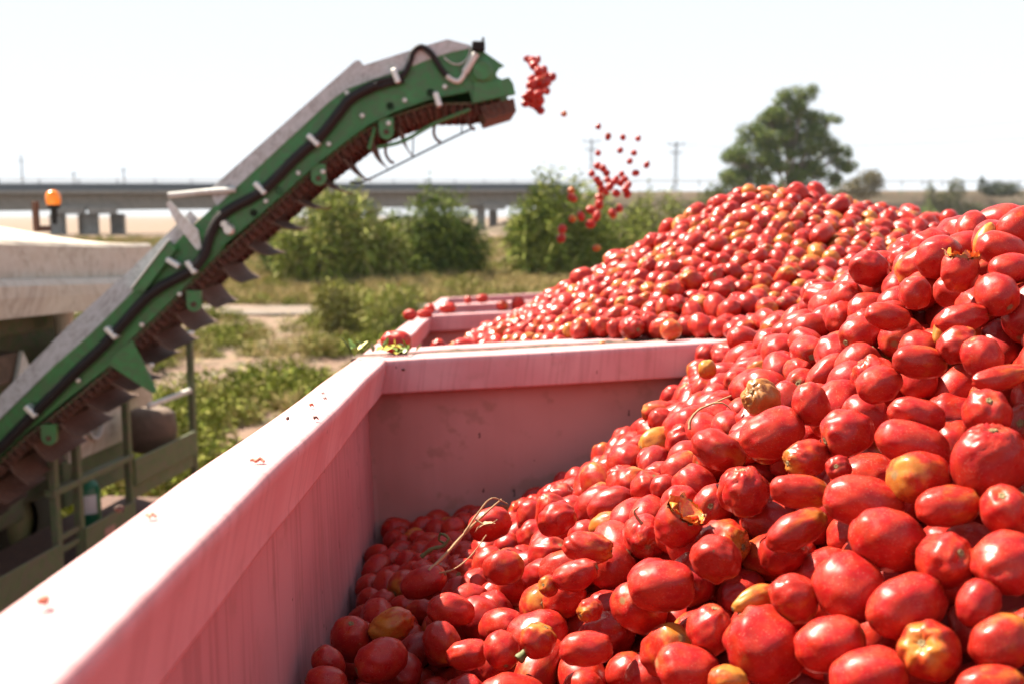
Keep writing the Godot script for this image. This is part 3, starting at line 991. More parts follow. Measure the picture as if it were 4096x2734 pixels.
# ======================================================================= the harvester beside the trailer
func build_harvester():
	# frame: x along the machine (away from the camera), y up from the ground, z towards the trailer
	var xf := Transform3D(Basis(Vector3(0.12794, 0, -0.99178), Vector3.UP, Vector3(0.99178, 0, 0.12794)), Vector3(-2.63729, 0, -8.04368))
	var h := thing("tomato_harvester", "big dusty harvester with a pale hood, green side platform and orange beacon", "harvester", xf)
	# hood: sections along the machine; (z, y) profile from the back over the top and down the near side
	var st := mb()
	var st2 := mb()
	var secs := []
	var lips := []
	for i in 23:
		var x := -4.6 + i * 0.218
		var e := smoothstep(-3.0, 0.3, x)
		var top := lerpf(2.855, 2.63, e * e)
		var e1 := lerpf(2.71, 2.61, e)
		var e2 := lerpf(2.49, 2.37, e)
		var bot := lerpf(2.24, 2.15, e)
		var dent := noise2.get_noise_1d(x * 2.1) * 0.008
		secs.append([Vector3(x, bot, -2.4), Vector3(x, top, -2.0), Vector3(x, top + 0.015, -1.2), Vector3(x, top - 0.01, -0.75), Vector3(x, lerpf(top, e1, 0.55), -0.5), Vector3(x, e1 + 0.015, -0.40), Vector3(x, e1 - 0.01, -0.375 + dent), Vector3(x, (e1 + e2) * 0.5, -0.372 + dent * 1.4), Vector3(x, e2, -0.37 + dent)])
		lips.append([Vector3(x, e2, -0.38), Vector3(x, e2 - 0.005, -0.24), Vector3(x, e2 - 0.045, -0.205 + dent * 0.5), Vector3(x, (e2 + bot) * 0.5, -0.20 + dent), Vector3(x, bot, -0.21 + dent * 0.5), Vector3(x, bot, -0.36), Vector3(x, bot + 0.04, -0.38)])
	for pair in [[st, secs], [st2, lips]]:
		pair[0].set_smooth_group(-1)
		var R: Array = pair[1]
		for i in R.size() - 1:
			for j in R[0].size() - 1:
				quad(pair[0], R[i][j], R[i][j + 1], R[i + 1][j + 1], R[i + 1][j])
		for end in [0, R.size() - 1]:
			for j in range(1, R[0].size() - 1):
				tri(pair[0], R[end][0], R[end][j], R[end][j + 1])
	put("hood", done(st), M.white_paint, h)
	put("hood_lip", done(st2), M.white_paint, h)
	# frame posts and body behind the platform
	st = mb()
	box(st, Vector3(-2.45, 1.42, -1.75), Vector3(4.4, 1.45, 1.7), 0.02)
	put("engine_bay", done(st), M.dark_inside, h)
	st = mb()
	box(st, Vector3(-2.6, 2.10, -0.80), Vector3(3.9, 0.14, 0.3), 0.01)
	put("cross_beam", done(st), M.dark_inside, h)
	st = mb()
	tube(st, [Vector3(-0.93, 1.6, -0.5), Vector3(-0.94, 2.0, -0.5), Vector3(-0.925, 2.18, -0.5)], [0.05, 0.055, 0.075], 10)
	put("hood_bracket", done(st), M.white_paint, h)
	st = mb()
	box(st, Vector3(-1.60, 1.84, -0.66), Vector3(0.42, 0.20, 0.30), 0.012)
	put("tool_box", done(st), M.brown, h)
	st = mb()
	prism(st, [Vector2(-1.47, 1.95), Vector2(-1.37, 1.77), Vector2(-1.56, 1.74)], -0.50, -0.47)
	put("gusset", done(st), M.pale_steel, h)
	# pipes, slats and pulleys in the open bay
	for k in 9:
		st = mb()
		box(st, Vector3(-2.30 + k * 0.085, 1.86, -0.885), Vector3(0.03, 0.34, 0.03), 0.004)
		put("radiator_slat", done(st), M.rust, h)
	for q in [[-2.9, 1.62, 0.045, -0.84], [-2.9, 1.42, 0.03, -0.80], [-2.7, 1.30, 0.025, -0.82]]:
		st = mb()
		tube(st, smooth([Vector3(q[0], q[1], q[3]), Vector3(q[0] + 0.7, q[1] + 0.05, q[3]), Vector3(q[0] + 1.2, q[1] - 0.10, q[3] + 0.04), Vector3(q[0] + 1.5, q[1] - 0.42, q[3])], 5), q[2], 8)
		put("pipe", done(st), M.rust if q[2] > 0.04 else M.hose, h)
	for x in [-2.05, -1.50]:
		st = mb()
		lathe(st, [Vector2(0, 0.06), Vector2(0.05, 0.06), Vector2(0.06, 0.03), Vector2(0.16, 0.03), Vector2(0.18, 0.0), Vector2(0.18, -0.05)], 22, Transform3D(Basis(Vector3.RIGHT, PI / 2), Vector3(x, 1.28, -0.86)), -1)
		put("pulley", done(st), M.rust, h)
	# pale tank panel with a round port
	st = mb()
	var ring := []
	for k in 20:
		ring.append(Vector2(-0.44 + cos(TAU_ * k / 20.0) * 0.085, 1.21 + sin(TAU_ * k / 20.0) * 0.085))
	var outer := [Vector2(-0.80, 1.00), Vector2(-0.44, 1.00), Vector2(-0.44, 1.125)]
	# the panel in two halves round the hole
	var left := [Vector2(-0.80, 1.00), Vector2(-0.44, 1.00)]
	var right := [Vector2(-0.44, 1.00), Vector2(0.06, 1.00), Vector2(0.06, 1.95), Vector2(-0.44, 1.95)]
	for k in 11:
		left.append(ring[(15 - k + 20) % 20])
	left.append(Vector2(-0.44, 1.95)); left.append(Vector2(-0.80, 1.95))
	for k in 11:
		right.append(ring[(5 - k + 20) % 20])
	prism(st, left, -0.64, -0.60)
	prism(st, right, -0.64, -0.60)
	var tank := put("tank_panel", done(st), M.white_paint, h)
	st = mb()
	lathe(st, [Vector2(0.085, 0.0), Vector2(0.10, 0.0), Vector2(0.10, 0.03), Vector2(0.085, 0.03), Vector2(0.085, -0.10)], 24, Transform3D(Basis(Vector3.RIGHT, PI / 2), Vector3(-0.44, 1.21, -0.60)), -1)
	put("port_ring", done(st), M.pale_steel, tank)
	st = mb()
	tube(st, [Vector3(0.27, 0.9, -0.6), Vector3(0.28, 1.25, -0.6), Vector3(0.30, 1.62, -0.6)], [0.10, 0.11, 0.11], 16)
	put("pale_duct", done(st), M.white_paint, h)
	st = mb()
	box(st, Vector3(-0.42, 0.85, -0.66), Vector3(0.9, 0.36, 0.10), 0.012)
	box(st, Vector3(-2.6, 0.98, -0.70), Vector3(2.6, 0.52, 0.10), 0.012)
	put("body_panel", done(st), M.old_green, h)
	# the walkway
	st = mb()
	box(st, Vector3(-1.9, 0.50, -0.42), Vector3(3.8, 0.05, 0.72), 0.006)
	put("walkway_floor", done(st), M.rust, h)
	for p in [[0.025, 0.30, 1.92], [-1.03, 0.35, 1.95], [-1.685, 0.35, 1.62], [-1.945, 0.35, 1.55], [-2.95, 0.35, 1.5]]:
		st = mb()
		box(st, Vector3(p[0], (p[1] + p[2]) * 0.5, 0.0), Vector3(0.05, p[2] - p[1], 0.05), 0.005)
		put("post", done(st), M.old_green, h)
	st = mb()
	box(st, Vector3(-0.50, 1.01, 0.035), Vector3(1.02, 0.19, 0.02), 0.004)
	put("side_panel", done(st), M.old_green, h)
	st = mb()
	box(st, Vector3(-0.50, 0.855, 0.0), Vector3(1.0, 0.10, 0.03), 0.004)
	box(st, Vector3(-0.16, 0.77, -0.2), Vector3(0.06, 0.12, 0.06), 0.004)
	put("panel_skirt", done(st), M.old_green, h)
	st = mb()
	box(st, Vector3(-1.365, 0.66, 0.035), Vector3(0.66, 0.30, 0.02), 0.004)
	var lp := put("side_panel", done(st), M.old_green, h)
	st = mb()
	box(st, Vector3(-1.40, 0.68, 0.047), Vector3(0.13, 0.10, 0.004), 0.001)
	put("faded_sticker", done(st), M.pink_mark, lp)
	st = mb()
	box(st, Vector3(-2.75, 0.62, 0.035), Vector3(1.56, 0.36, 0.02), 0.004)
	put("side_panel", done(st), M.old_green, h)
	for y in [0.815, 0.735]:
		st = mb()
		box(st, Vector3(-1.815, y, 0.0), Vector3(0.24, 0.035, 0.03), 0.004)
		put("step_rail", done(st), M.old_green, h)
	st = mb()
	box(st, Vector3(-1.50, 1.125, 0.0), Vector3(1.0, 0.045, 0.07), 0.006)
	put("hand_rail", done(st), M.old_green, h)
	st = mb()
	box(st, Vector3(-0.34, 1.435, 0.0), Vector3(0.72, 0.035, 0.035), 0.004)
	put("hand_rail", done(st), M.pale_steel, h)
	st = mb()
	box(st, Vector3(-0.07, 1.90, 0.0), Vector3(0.26, 0.035, 0.07), 0.006)
	put("rail_cap", done(st), M.pale_steel, h)
	# gas bottle with its white label, barrel, blue can
	st = mb()
	lathe(st, [Vector2(0, 0), Vector2(0.065, 0.0), Vector2(0.078, 0.02), Vector2(0.078, 0.26), Vector2(0.06, 0.315), Vector2(0.03, 0.335), Vector2(0.025, 0.37), Vector2(0, 0.372)], 20, Transform3D(Basis(), Vector3(-1.055, 0.62, -0.30)))
	var bottle := put("green_bottle", done(st), M.bottle_green, h)
	st = mb()
	st.set_smooth_group(0)
	for k in 10:
		var a := 1.95 + k * 0.14
		var b := a + 0.14
		var A := Vector3(-1.055 + cos(a) * 0.0795, 0.72, -0.30 + sin(a) * 0.0795)
		var B := Vector3(-1.055 + cos(b) * 0.0795, 0.72, -0.30 + sin(b) * 0.0795)
		quad(st, B, A, A + Vector3(0, 0.14, 0), B + Vector3(0, 0.14, 0))
	put("paper_label", done(st), M.paper, bottle)
	st = mb()
	lathe(st, [Vector2(0, -0.17), Vector2(0.14, -0.17), Vector2(0.19, -0.13), Vector2(0.205, 0.0), Vector2(0.19, 0.13), Vector2(0.14, 0.17), Vector2(0, 0.17)], 24, Transform3D(Basis(), Vector3(-0.10, 1.12, -0.30)))
	put("barrel", done(st), M.brown, h)
	st = mb()
	box(st, Vector3(-2.72, 0.90, -0.1), Vector3(0.12, 0.16, 0.1), 0.01)
	put("blue_can", done(st), M.blue, h)
	# wheels under the machine, mostly hidden
	for x in [-3.2, -0.6]:
		st = mb()
		lathe(st, [Vector2(0.2, -0.16), Vector2(0.40, -0.16), Vector2(0.46, -0.10), Vector2(0.46, 0.10), Vector2(0.40, 0.16), Vector2(0.2, 0.16)], 24, Transform3D(Basis(Vector3.RIGHT, PI / 2), Vector3(x, 0.45, -1.3)))
		var w := put("wheel", done(st), M.black, h)
		st = mb()
		lathe(st, [Vector2(0, -0.1), Vector2(0.2, -0.12), Vector2(0.2, 0.12), Vector2(0, 0.1)], 16, Transform3D(Basis(Vector3.RIGHT, PI / 2), Vector3(x, 0.45, -1.3)))
		put("rim", done(st), M.old_green, w)
	# the beacon on the roof, and the bent post beside it
	var inv := xf.affine_inverse()
	var bp := inv * Vector3(-3.8676, 2.94, -8.4822)
	st = mb()
	lathe(st, [Vector2(0, 0), Vector2(0.05, 0.0), Vector2(0.055, 0.02), Vector2(0.03, 0.03), Vector2(0.02, -0.13), Vector2(0, -0.13)], 14, Transform3D(Basis(), bp - Vector3(0, 0.03, 0)), -1)
	var bb := put("beacon_stand", done(st), M.black, h)
	st = mb()
	lathe(st, [Vector2(0.052, 0.0), Vector2(0.060, 0.03), Vector2(0.060, 0.075), Vector2(0.048, 0.105), Vector2(0.025, 0.120), Vector2(0, 0.124)], 20, Transform3D(Basis(), bp))
	put("beacon_dome", done(st), M.amber, bb)
	var pp := inv * Vector3(-4.0184, 2.80, -8.474)
	st = mb()
	box(st, pp + Vector3(0, 0.05, 0), Vector3(0.05, 0.24, 0.04), 0.004)
	box(st, pp + Vector3(0.08, -0.06, 0), Vector3(0.2, 0.05, 0.04), 0.004)
	put("roof_post", done(st), M.rust, h)

# ======================================================================= the conveyor
func build_conveyor():
	# frame: x along the ground under the arm, y up, z towards the camera; the belt lies behind z = 0
	var T := Vector3(0.9982, 0, -0.06)
	var xf := Transform3D(Basis(T, Vector3.UP, T.cross(Vector3.UP)), Vector3(0, 0, -5.9))
	var c := thing("discharge_conveyor", "long green elevator conveyor tilted up over the trailer, throwing tomatoes off its end", "conveyor", xf)
	var WB := 0.62
	var up_top := [Vector2(-1.769, 2.861), Vector2(-1.573, 3.036), Vector2(-1.056, 3.500), Vector2(-0.948, 3.577), Vector2(-0.791, 3.636), Vector2(-0.635, 3.684), Vector2(-0.488, 3.743), Vector2(-0.361, 3.786), Vector2(-0.244, 3.811), Vector2(-0.175, 3.793), Vector2(-0.043, 3.705)]
	var nose := [Vector2(-0.072, 3.692), Vector2(-0.092, 3.663), Vector2(-0.085, 3.641), Vector2(-0.058, 3.630), Vector2(-0.018, 3.642), Vector2(0.006, 3.608), Vector2(0.021, 3.545), Vector2(-0.226, 3.491)]
	var up_low := [Vector2(-0.245, 3.558), Vector2(-0.471, 3.513), Vector2(-0.677, 3.440), Vector2(-0.835, 3.362), Vector2(-1.103, 3.163), Vector2(-1.452, 2.861), Vector2(-1.702, 2.655), Vector2(-1.813, 2.598)]
	var upper := up_top + nose + up_low
	var lower := [Vector2(-4.398, 0.353), Vector2(-3.000, 1.686), Vector2(-2.682, 1.989), Vector2(-2.464, 2.172), Vector2(-2.197, 2.431), Vector2(-1.947, 2.706), Vector2(-1.747, 2.882), Vector2(-1.638, 2.754), Vector2(-1.677, 2.662), Vector2(-1.863, 2.482), Vector2(-2.005, 2.343), Vector2(-2.228, 2.136), Vector2(-2.357, 1.982), Vector2(-2.605, 1.792), Vector2(-2.865, 1.583), Vector2(-4.398, 0.166)]
	for side in [0, 1]:
		var z := 0.0 if side == 0 else -WB
		var st := mb()
		prism(st, upper, z - 0.008, z)
		put("upper_side_plate", done(st), M.green, c)
		st = mb()
		prism(st, lower, z - 0.024, z - 0.012)
		put("lower_side_plate", done(st), M.green, c)
	# folded stiffening edges on the near plate
	var st := mb()
	for k in up_low.size() - 2:
		beam(st, Vector3(up_low[k].x, up_low[k].y + 0.004, 0.010), Vector3(up_low[k + 1].x, up_low[k + 1].y + 0.004, 0.010), 0.022, 0.008, 0.002)
	put("folded_edge", done(st), M.green, c)
	# grey side boards along the top
	var g1 := [Vector2(-1.747, 2.994), Vector2(-0.896, 3.725), Vector2(-0.873, 3.729), Vector2(-0.848, 3.701), Vector2(-0.497, 3.813), Vector2(-0.371, 3.850), Vector2(-0.234, 3.816), Vector2(-0.244, 3.801), Vector2(-0.361, 3.776), Vector2(-0.488, 3.733), Vector2(-0.635, 3.674), Vector2(-0.791, 3.625), Vector2(-0.948, 3.567), Vector2(-1.056, 3.489), Vector2(-1.573, 3.025), Vector2(-1.703, 2.903)]
	var g2 := [Vector2(-4.398, 0.505), Vector2(-2.992, 1.811), Vector2(-2.572, 2.223), Vector2(-2.208, 2.544), Vector2(-1.935, 2.801), Vector2(-1.857, 2.877), Vector2(-1.813, 2.829), Vector2(-1.947, 2.695), Vector2(-2.197, 2.420), Vector2(-2.464, 2.161), Vector2(-2.682, 1.978), Vector2(-3.000, 1.674), Vector2(-4.398, 0.341)]
	for z in [0.004, -WB - 0.016]:
		st = mb()
		prism(st, g1, z, z + 0.010)
		put("grey_side_board", done(st), M.grey, c)
		st = mb()
		prism(st, g2, z - 0.010, z)
		put("grey_side_board", done(st), M.grey, c)
	# the belt: the carrying run between the plates, then the bars of the return run below them
	var run := [Vector2(-4.398, 0.283), Vector2(-2.999, 1.598), Vector2(-2.457, 2.083), Vector2(-1.946, 2.581), Vector2(-1.573, 2.935), Vector2(-1.056, 3.392), Vector2(-0.845, 3.522), Vector2(-0.490, 3.635), Vector2(-0.292, 3.689), Vector2(-0.155, 3.665)]
	st = mb()
	for k in run.size() - 1:
		beam(st, Vector3(run[k].x, run[k].y, -WB * 0.5 - 0.008), Vector3(run[k + 1].x, run[k + 1].y, -WB * 0.5 - 0.008), WB - 0.04, 0.02, 0.002)
	put("belt", done(st), M.rust, c)
	var ret := [Vector2(-0.058, 3.501), Vector2(-0.233, 3.461), Vector2(-0.470, 3.456), Vector2(-0.681, 3.386), Vector2(-0.855, 3.300), Vector2(-1.125, 3.095), Vector2(-1.475, 2.787), Vector2(-1.725, 2.567), Vector2(-1.891, 2.404), Vector2(-2.036, 2.262), Vector2(-2.250, 2.061), Vector2(-2.376, 1.910), Vector2(-2.620, 1.714), Vector2(-2.891, 1.503), Vector2(-4.398, 0.083)]
	st = mb()
	box(st, Vector3(0, 0, -WB * 0.5 - 0.008), Vector3(0.013, 0.013, WB - 0.03), 0.002)
	var bar := done(st)
	st = mb()
	var pw := []
	for k in 9:
		var f := k / 8.0
		pw.append(Vector2(0.006 * f + 0.035 * f * f * f, -0.025 - 0.145 * f))
	var pq := pw.duplicate()
	for k in range(8, -1, -1):
		pq.append(pw[k] + Vector2(0.010, -0.002))
	prism(st, pq, -WB + 0.01, -0.028)
	var paddle := done(st)
	var walked := 0.0
	var next_bar := 0.0
	var next_paddle := 0.62
	for k in ret.size() - 1:
		var a: Vector2 = ret[k]
		var b: Vector2 = ret[k + 1]
		var L := a.distance_to(b)
		var ang := (a - b).angle()
		while next_bar < walked + L:
			var p := a.lerp(b, (next_bar - walked) / L)
			put("belt_bar", bar, M.rust, c, Transform3D(Basis(Vector3.BACK, ang), Vector3(p.x, p.y, 0)))
			next_bar += 0.030
		while next_paddle < walked + L:
			var p := a.lerp(b, (next_paddle - walked) / L)
			put("paddle", paddle, M.rubber_brown, c, Transform3D(Basis(Vector3.BACK, ang + 0.28 * sin(next_paddle * 37.0)), Vector3(p.x, p.y, 0)))
			next_paddle += 0.192
		walked += L
	# corrugated side walls of the belt, hanging just under the plates
	for side in 2:
		st = mb()
		st.set_smooth_group(0)
		var zc := -0.040 if side == 0 else -WB + 0.016
		var prev := []
		var gone := 0.0
		for k in ret.size() - 1:
			var a: Vector2 = ret[k]
			var b: Vector2 = ret[k + 1]
			var L := a.distance_to(b)
			var n := maxi(2, int(L / 0.006))
			var nrm := Vector2(-(b - a).y, (b - a).x).normalized()
			if nrm.y > 0.0:
				nrm = -nrm
			for i in n:
				var c0 := a.lerp(b, float(i) / n)
				var zz := zc + 0.020 * sin((gone + L * i / n) * TAU_ / 0.046)
				var hi := c0 - nrm * 0.040
				var lo := c0 + nrm * 0.036
				var row := [Vector3(hi.x, hi.y, zz), Vector3(lo.x, lo.y, zz), Vector3(lo.x, lo.y, zz - 0.005), Vector3(hi.x, hi.y, zz - 0.005)]
				if prev.size():
					for j in 3:
						quad(st, prev[j], prev[j + 1], row[j + 1], row[j])
				prev = row
			gone += L
		put("belt_sidewall", done(st), M.rust, c)
	# dark underside sheet between the two runs
	st = mb()
	for k in range(1, ret.size() - 1):
		beam(st, Vector3(ret[k].x, ret[k].y + 0.035, -WB * 0.5), Vector3(ret[k + 1].x, ret[k + 1].y + 0.035, -WB * 0.5), WB - 0.05, 0.012, 0.002)
	put("underside_sheet", done(st), M.dark_inside, c)
	# the brown lip at the discharge end
	st = mb()
	prism(st, [Vector2(-0.186, 3.477), Vector2(0.012, 3.526), Vector2(0.026, 3.453), Vector2(-0.152, 3.399)], -WB + 0.02, -0.012)
	put("end_lip", done(st), M.rust, c)
	for k in 4:
		st = mb()
		tube(st, smooth([Vector3(-0.16 + k * 0.038, 3.477 + k * 0.009, -0.009), Vector3(-0.152 + k * 0.038, 3.452 + k * 0.009, -0.002), Vector3(-0.135 + k * 0.038, 3.437 + k * 0.009, -0.009)], 3), 0.006, 6)
		put("lip_spring", done(st), M.rubber_brown, c)
	# motor boss and its spout
	st = mb()
	var back := Basis(Vector3.RIGHT, PI / 2)
	lathe(st, [Vector2(0, 0.035), Vector2(0.052, 0.035), Vector2(0.060, 0.028), Vector2(0.060, 0.018), Vector2(0.080, 0.014), Vector2(0.080, 0.0)], 26, Transform3D(back, Vector3(-0.174, 3.674, 0)), -1)
	put("motor_boss", done(st), M.green, c)
	st = mb()
	prism(st, [Vector2(-0.226, 3.496), Vector2(-0.218, 3.606), Vector2(-0.058, 3.617), Vector2(-0.017, 3.633), Vector2(0.004, 3.605), Vector2(0.019, 3.548)], 0.002, 0.020)
	put("spout_plate", done(st), M.green, c)
	st = mb()
	tube(st, [Vector3(-0.208, 3.769, 0.035), Vector3(-0.272, 3.664, 0.035)], 0.021, 12)
	put("filter_cartridge", done(st), M.pale_steel, c)
	st = mb()
	tube(st, smooth([Vector3(-0.272, 3.664, 0.035), Vector3(-0.289, 3.631, 0.036), Vector3(-0.310, 3.613, 0.036), Vector3(-0.336, 3.616, 0.036), Vector3(-0.376, 3.641, 0.034)], 4), 0.014, 10)
	put("elbow_pipe", done(st), M.pale_steel, c)
	st = mb()
	box(st, Vector3(-0.194, 3.809, 0.02), Vector3(0.075, 0.055, 0.06), 0.006, Transform3D())
	box(st, Vector3(-0.167, 3.846, 0.02), Vector3(0.014, 0.03, 0.014), 0.002)
	put("valve_block", done(st), M.black, c)
	# hoses along the side with their clamps
	var hp := [Vector2(-3.625, 0.897), Vector2(-3.071, 1.450), Vector2(-2.603, 1.913), Vector2(-2.381, 2.119), Vector2(-2.156, 2.362), Vector2(-2.042, 2.453), Vector2(-1.870, 2.547), Vector2(-1.789, 2.641), Vector2(-1.742, 2.774), Vector2(-1.669, 2.873), Vector2(-1.497, 2.969), Vector2(-1.417, 3.026), Vector2(-1.258, 3.182), Vector2(-1.109, 3.314), Vector2(-1.009, 3.433), Vector2(-0.929, 3.524), Vector2(-0.782, 3.600), Vector2(-0.636, 3.639), Vector2(-0.586, 3.713), Vector2(-0.565, 3.775), Vector2(-0.517, 3.804), Vector2(-0.459, 3.762), Vector2(-0.411, 3.686), Vector2(-0.376, 3.647)]
	for q in [[0.0, 0.0, 0.030, 24], [0.018, -0.022, 0.030, 18], [0.010, -0.012, 0.058, 17]]:
		var pts := []
		for k in q[3]:
			pts.append(Vector3(hp[k].x + q[0], hp[k].y + q[1], q[2]))
		st = mb()
		tube(st, smooth(pts, 4), 0.0165, 8)
		put("hose", done(st), M.hose, c)
	st = mb()
	tube(st, smooth([Vector3(-0.238, 3.799, 0.02), Vector3(-0.257, 3.744, 0.022), Vector3(-0.302, 3.710, 0.022), Vector3(-0.351, 3.717, 0.02), Vector3(-0.391, 3.749, 0.015)], 5), 0.0045, 6)
	put("thin_cable", done(st), M.pale_steel, c)
	for q in [[-1.138, 3.276, 0.8], [-1.447, 3.005, 0.75], [-0.665, 3.637, 0.35], [-1.852, 2.555, 0.6], [-1.952, 2.581, 1.0], [-2.319, 2.180, 0.75], [-2.796, 1.729, 0.75], [-0.430, 3.508, 0.3]]:
		st = mb()
		box(st, Vector3.ZERO, Vector3(0.032, 0.085, 0.075), 0.006, Transform3D(Basis(Vector3.BACK, q[2]), Vector3(q[0], q[1], 0.038)))
		put("hose_clamp", done(st), M.steel, c)
	st = mb()
	for q in [[-1.660, 2.802, 0.026], [-1.638, 2.770, 0.034]]:
		lathe(st, [Vector2(0, 0.05), Vector2(q[2] * 0.7, 0.05), Vector2(q[2], 0.03), Vector2(q[2], 0)], 14, Transform3D(back, Vector3(q[0], q[1], 0)), -1)
	put("pivot_cap", done(st), M.steel, c)
	# bolts, and shallow discs painted black for the shade in holes
	st = mb()
	lathe(st, [Vector2(0, 0.014), Vector2(0.010, 0.014), Vector2(0.015, 0.008), Vector2(0.015, 0)], 10, Transform3D(back, Vector3.ZERO), -1)
	var bolt := done(st)
	for q in [[-1.057, 3.259], [-1.235, 3.094], [-0.618, 3.508], [-0.388, 3.586], [-0.863, 3.420], [-1.425, 2.933], [-0.948, 3.548], [-1.094, 3.102], [-0.713, 3.379], [-1.937, 2.398], [-2.160, 2.221], [-2.538, 1.899], [-2.844, 1.644], [-2.114, 1.984], [-2.262, 2.251], [-2.114, 2.460]]:
		put("bolt", bolt, M.steel, c, Transform3D(Basis(), Vector3(q[0], q[1], 0.0)))
	st = mb()
	lathe(st, [Vector2(0.021, 0.002), Vector2(0.019, 0.0025), Vector2(0.018, -0.006), Vector2(0, -0.006)], 14, Transform3D(back, Vector3.ZERO), -1)
	var hole := done(st)
	for q in [[-0.702, 3.474], [-0.471, 3.552], [-1.348, 2.992], [-1.495, 2.865]]:
		put("black_disc", hole, M.black, c, Transform3D(Basis(), Vector3(q[0], q[1], 0.006)))
	# rounded lugs under the plate and the big pointed bracket
	for q in [[-1.120, 3.095], [-0.727, 3.359], [-1.857, 2.367], [-2.725, 1.588]]:
		st = mb()
		var lug := []
		for k in 9:
			var a := PI + PI * k / 8.0
			lug.append(Vector2(q[0] + cos(a) * 0.042, q[1] - 0.03 + sin(a) * 0.042))
		lug.append(Vector2(q[0] + 0.042, q[1] + 0.05))
		lug.append(Vector2(q[0] - 0.042, q[1] + 0.05))
		prism(st, lug, -0.030, 0.006)
		put("lug", done(st), M.green, c)
		put("bolt", bolt, M.rust, c, Transform3D(Basis(), Vector3(q[0], q[1] - 0.03, 0.007)))
	st = mb()
	prism(st, [Vector2(-2.214, 2.133), Vector2(-2.090, 1.838), Vector2(-2.103, 1.820), Vector2(-2.121, 1.823), Vector2(-2.359, 1.994), Vector2(-2.308, 2.065)], 0.002, 0.014)
	put("pointed_bracket", done(st), M.green, c)
	# box guard with its lit top edge coloured in as a pale strip, pale strut and bracket at the joint
	st = mb()
	prism(st, [Vector2(-2.192, 2.427), Vector2(-1.973, 2.702), Vector2(-1.933, 2.659), Vector2(-2.120, 2.422)], 0.0, 0.055)
	put("box_guard", done(st), M.green, c)
	st = mb()
	beam(st, Vector3(-2.194, 2.433, 0.03), Vector3(-1.972, 2.711, 0.03), 0.075, 0.008, 0.002)
	put("painted_lit_edge", done(st), M.pale_steel, c)
	st = mb()
	tube(st, [Vector3(-1.969, 2.963, 0.03), Vector3(-1.769, 2.984, 0.035), Vector3(-1.589, 2.999, 0.03)], 0.017, 8)
	put("joint_strut", done(st), M.pale_steel, c)
	st = mb()
	prism(st, [Vector2(-1.985, 2.920), Vector2(-1.963, 2.936), Vector2(-1.883, 2.841), Vector2(-1.810, 2.770), Vector2(-1.793, 2.663), Vector2(-1.819, 2.652), Vector2(-1.926, 2.796)], 0.020, 0.034)
	put("joint_bracket", done(st), M.pale_steel, c)
	# scraper arms, chain and thin rods hanging under the upper run
	st = mb()
	tube(st, [Vector3(-0.793, 3.360, -0.03), Vector3(-0.829, 3.232, -0.03)], 0.013, 6)
	tube(st, smooth([Vector3(-0.783, 3.242, -0.03), Vector3(-0.631, 3.280, -0.03), Vector3(-0.450, 3.379, -0.03), Vector3(-0.243, 3.461, -0.03)], 4), 0.012, 6)
	put("scraper_arm", done(st), M.green, c)
	for q in [[-0.732, 3.251, 1.0], [-0.450, 3.354, 0.8], [-0.248, 3.426, 0.8]]:
		st = mb()
		tube(st, smooth([Vector3(q[0], q[1] + 0.02, -0.05), Vector3(q[0] - 0.004, q[1] - 0.04 * q[2], -0.05), Vector3(q[0] + 0.020 * q[2], q[1] - 0.085 * q[2], -0.05), Vector3(q[0] + 0.045 * q[2], q[1] - 0.095 * q[2], -0.05)], 4), 0.010, 6)
		put("scraper_hook", done(st), M.rust, c)
	st = mb()
	tube(st, smooth([Vector3(-0.953, 3.047, -0.1), Vector3(-0.896, 3.043, -0.1), Vector3(-0.841, 3.063, -0.1), Vector3(-0.702, 3.129, -0.1), Vector3(-0.573, 3.194, -0.1), Vector3(-0.375, 3.291, -0.1), Vector3(-0.216, 3.365, -0.1)], 3), 0.0065, 6)
	put("hanging_chain", done(st), M.black, c)
	for q in [[-0.580, 3.198, 3.30], [-0.292, 3.325, 3.42]]:
		st = mb()
		tube(st, [Vector3(q[0], q[1], -0.1), Vector3(q[0] + 0.004, q[2], -0.09)], 0.004, 5)
		put("chain_link_rod", done(st), M.black, c)
	# rollers inside the two ends of the belt
	for q in [[-0.126, 3.589, 0.07], [-1.769, 2.722, 0.05]]:
		st = mb()
		tube(st, [Vector3(q[0], q[1], -0.03), Vector3(q[0], q[1], -WB + 0.02)], q[2], 16)
		put("roller", done(st), M.rust, c)

# ======================================================================= tomatoes
# the heaps as heights over the bins: u across, w along
func smax(a: float, b: float, k: float) -> float:
	var h := clampf(0.5 + 0.5 * (a - b) / k, 0.0, 1.0)
	return b + (a - b) * h + k * h * (1.0 - h)

func heap_near(u: float, w: float) -> float:
	var d := w + 0.95
	var r := -0.385 + 0.66 * (u - 0.03) - (0.18 if d > 0.0 else 0.5) * d * d
	r = smax(r, -0.350 + 0.12 * u, 0.10)
	return -smax(-r, -(0.258 - 0.08 * maxf(u - 1.3, 0.0) - (0.23 if d > 0.0 else 0.1) * d * d), 0.10)

func heap_far(u: float, w: float) -> float:
	var du := (u - 1.25) * (1.0 if u < 1.25 else 0.55)
	return 0.530 - 0.48 * sqrt(du * du + 0.78 * (w - 1.1) * (w - 1.1) + 0.01)

func heap_third(u: float, w: float) -> float:
	return 0.10 - 0.45 * sqrt((u - 1.25) * (u - 1.25) + 0.8 * (w - 3.75) * (w - 3.75) + 0.02)

func heap(u: float, w: float, near: bool) -> float:
	if w > 2.9:
		return heap_third(u, w)
	var both := smax(heap_near(u, w), heap_far(u, w), 0.15)
	if near:
		return lerpf(heap_near(u, w), both, smoothstep(0.55, 0.85, u))
	return both

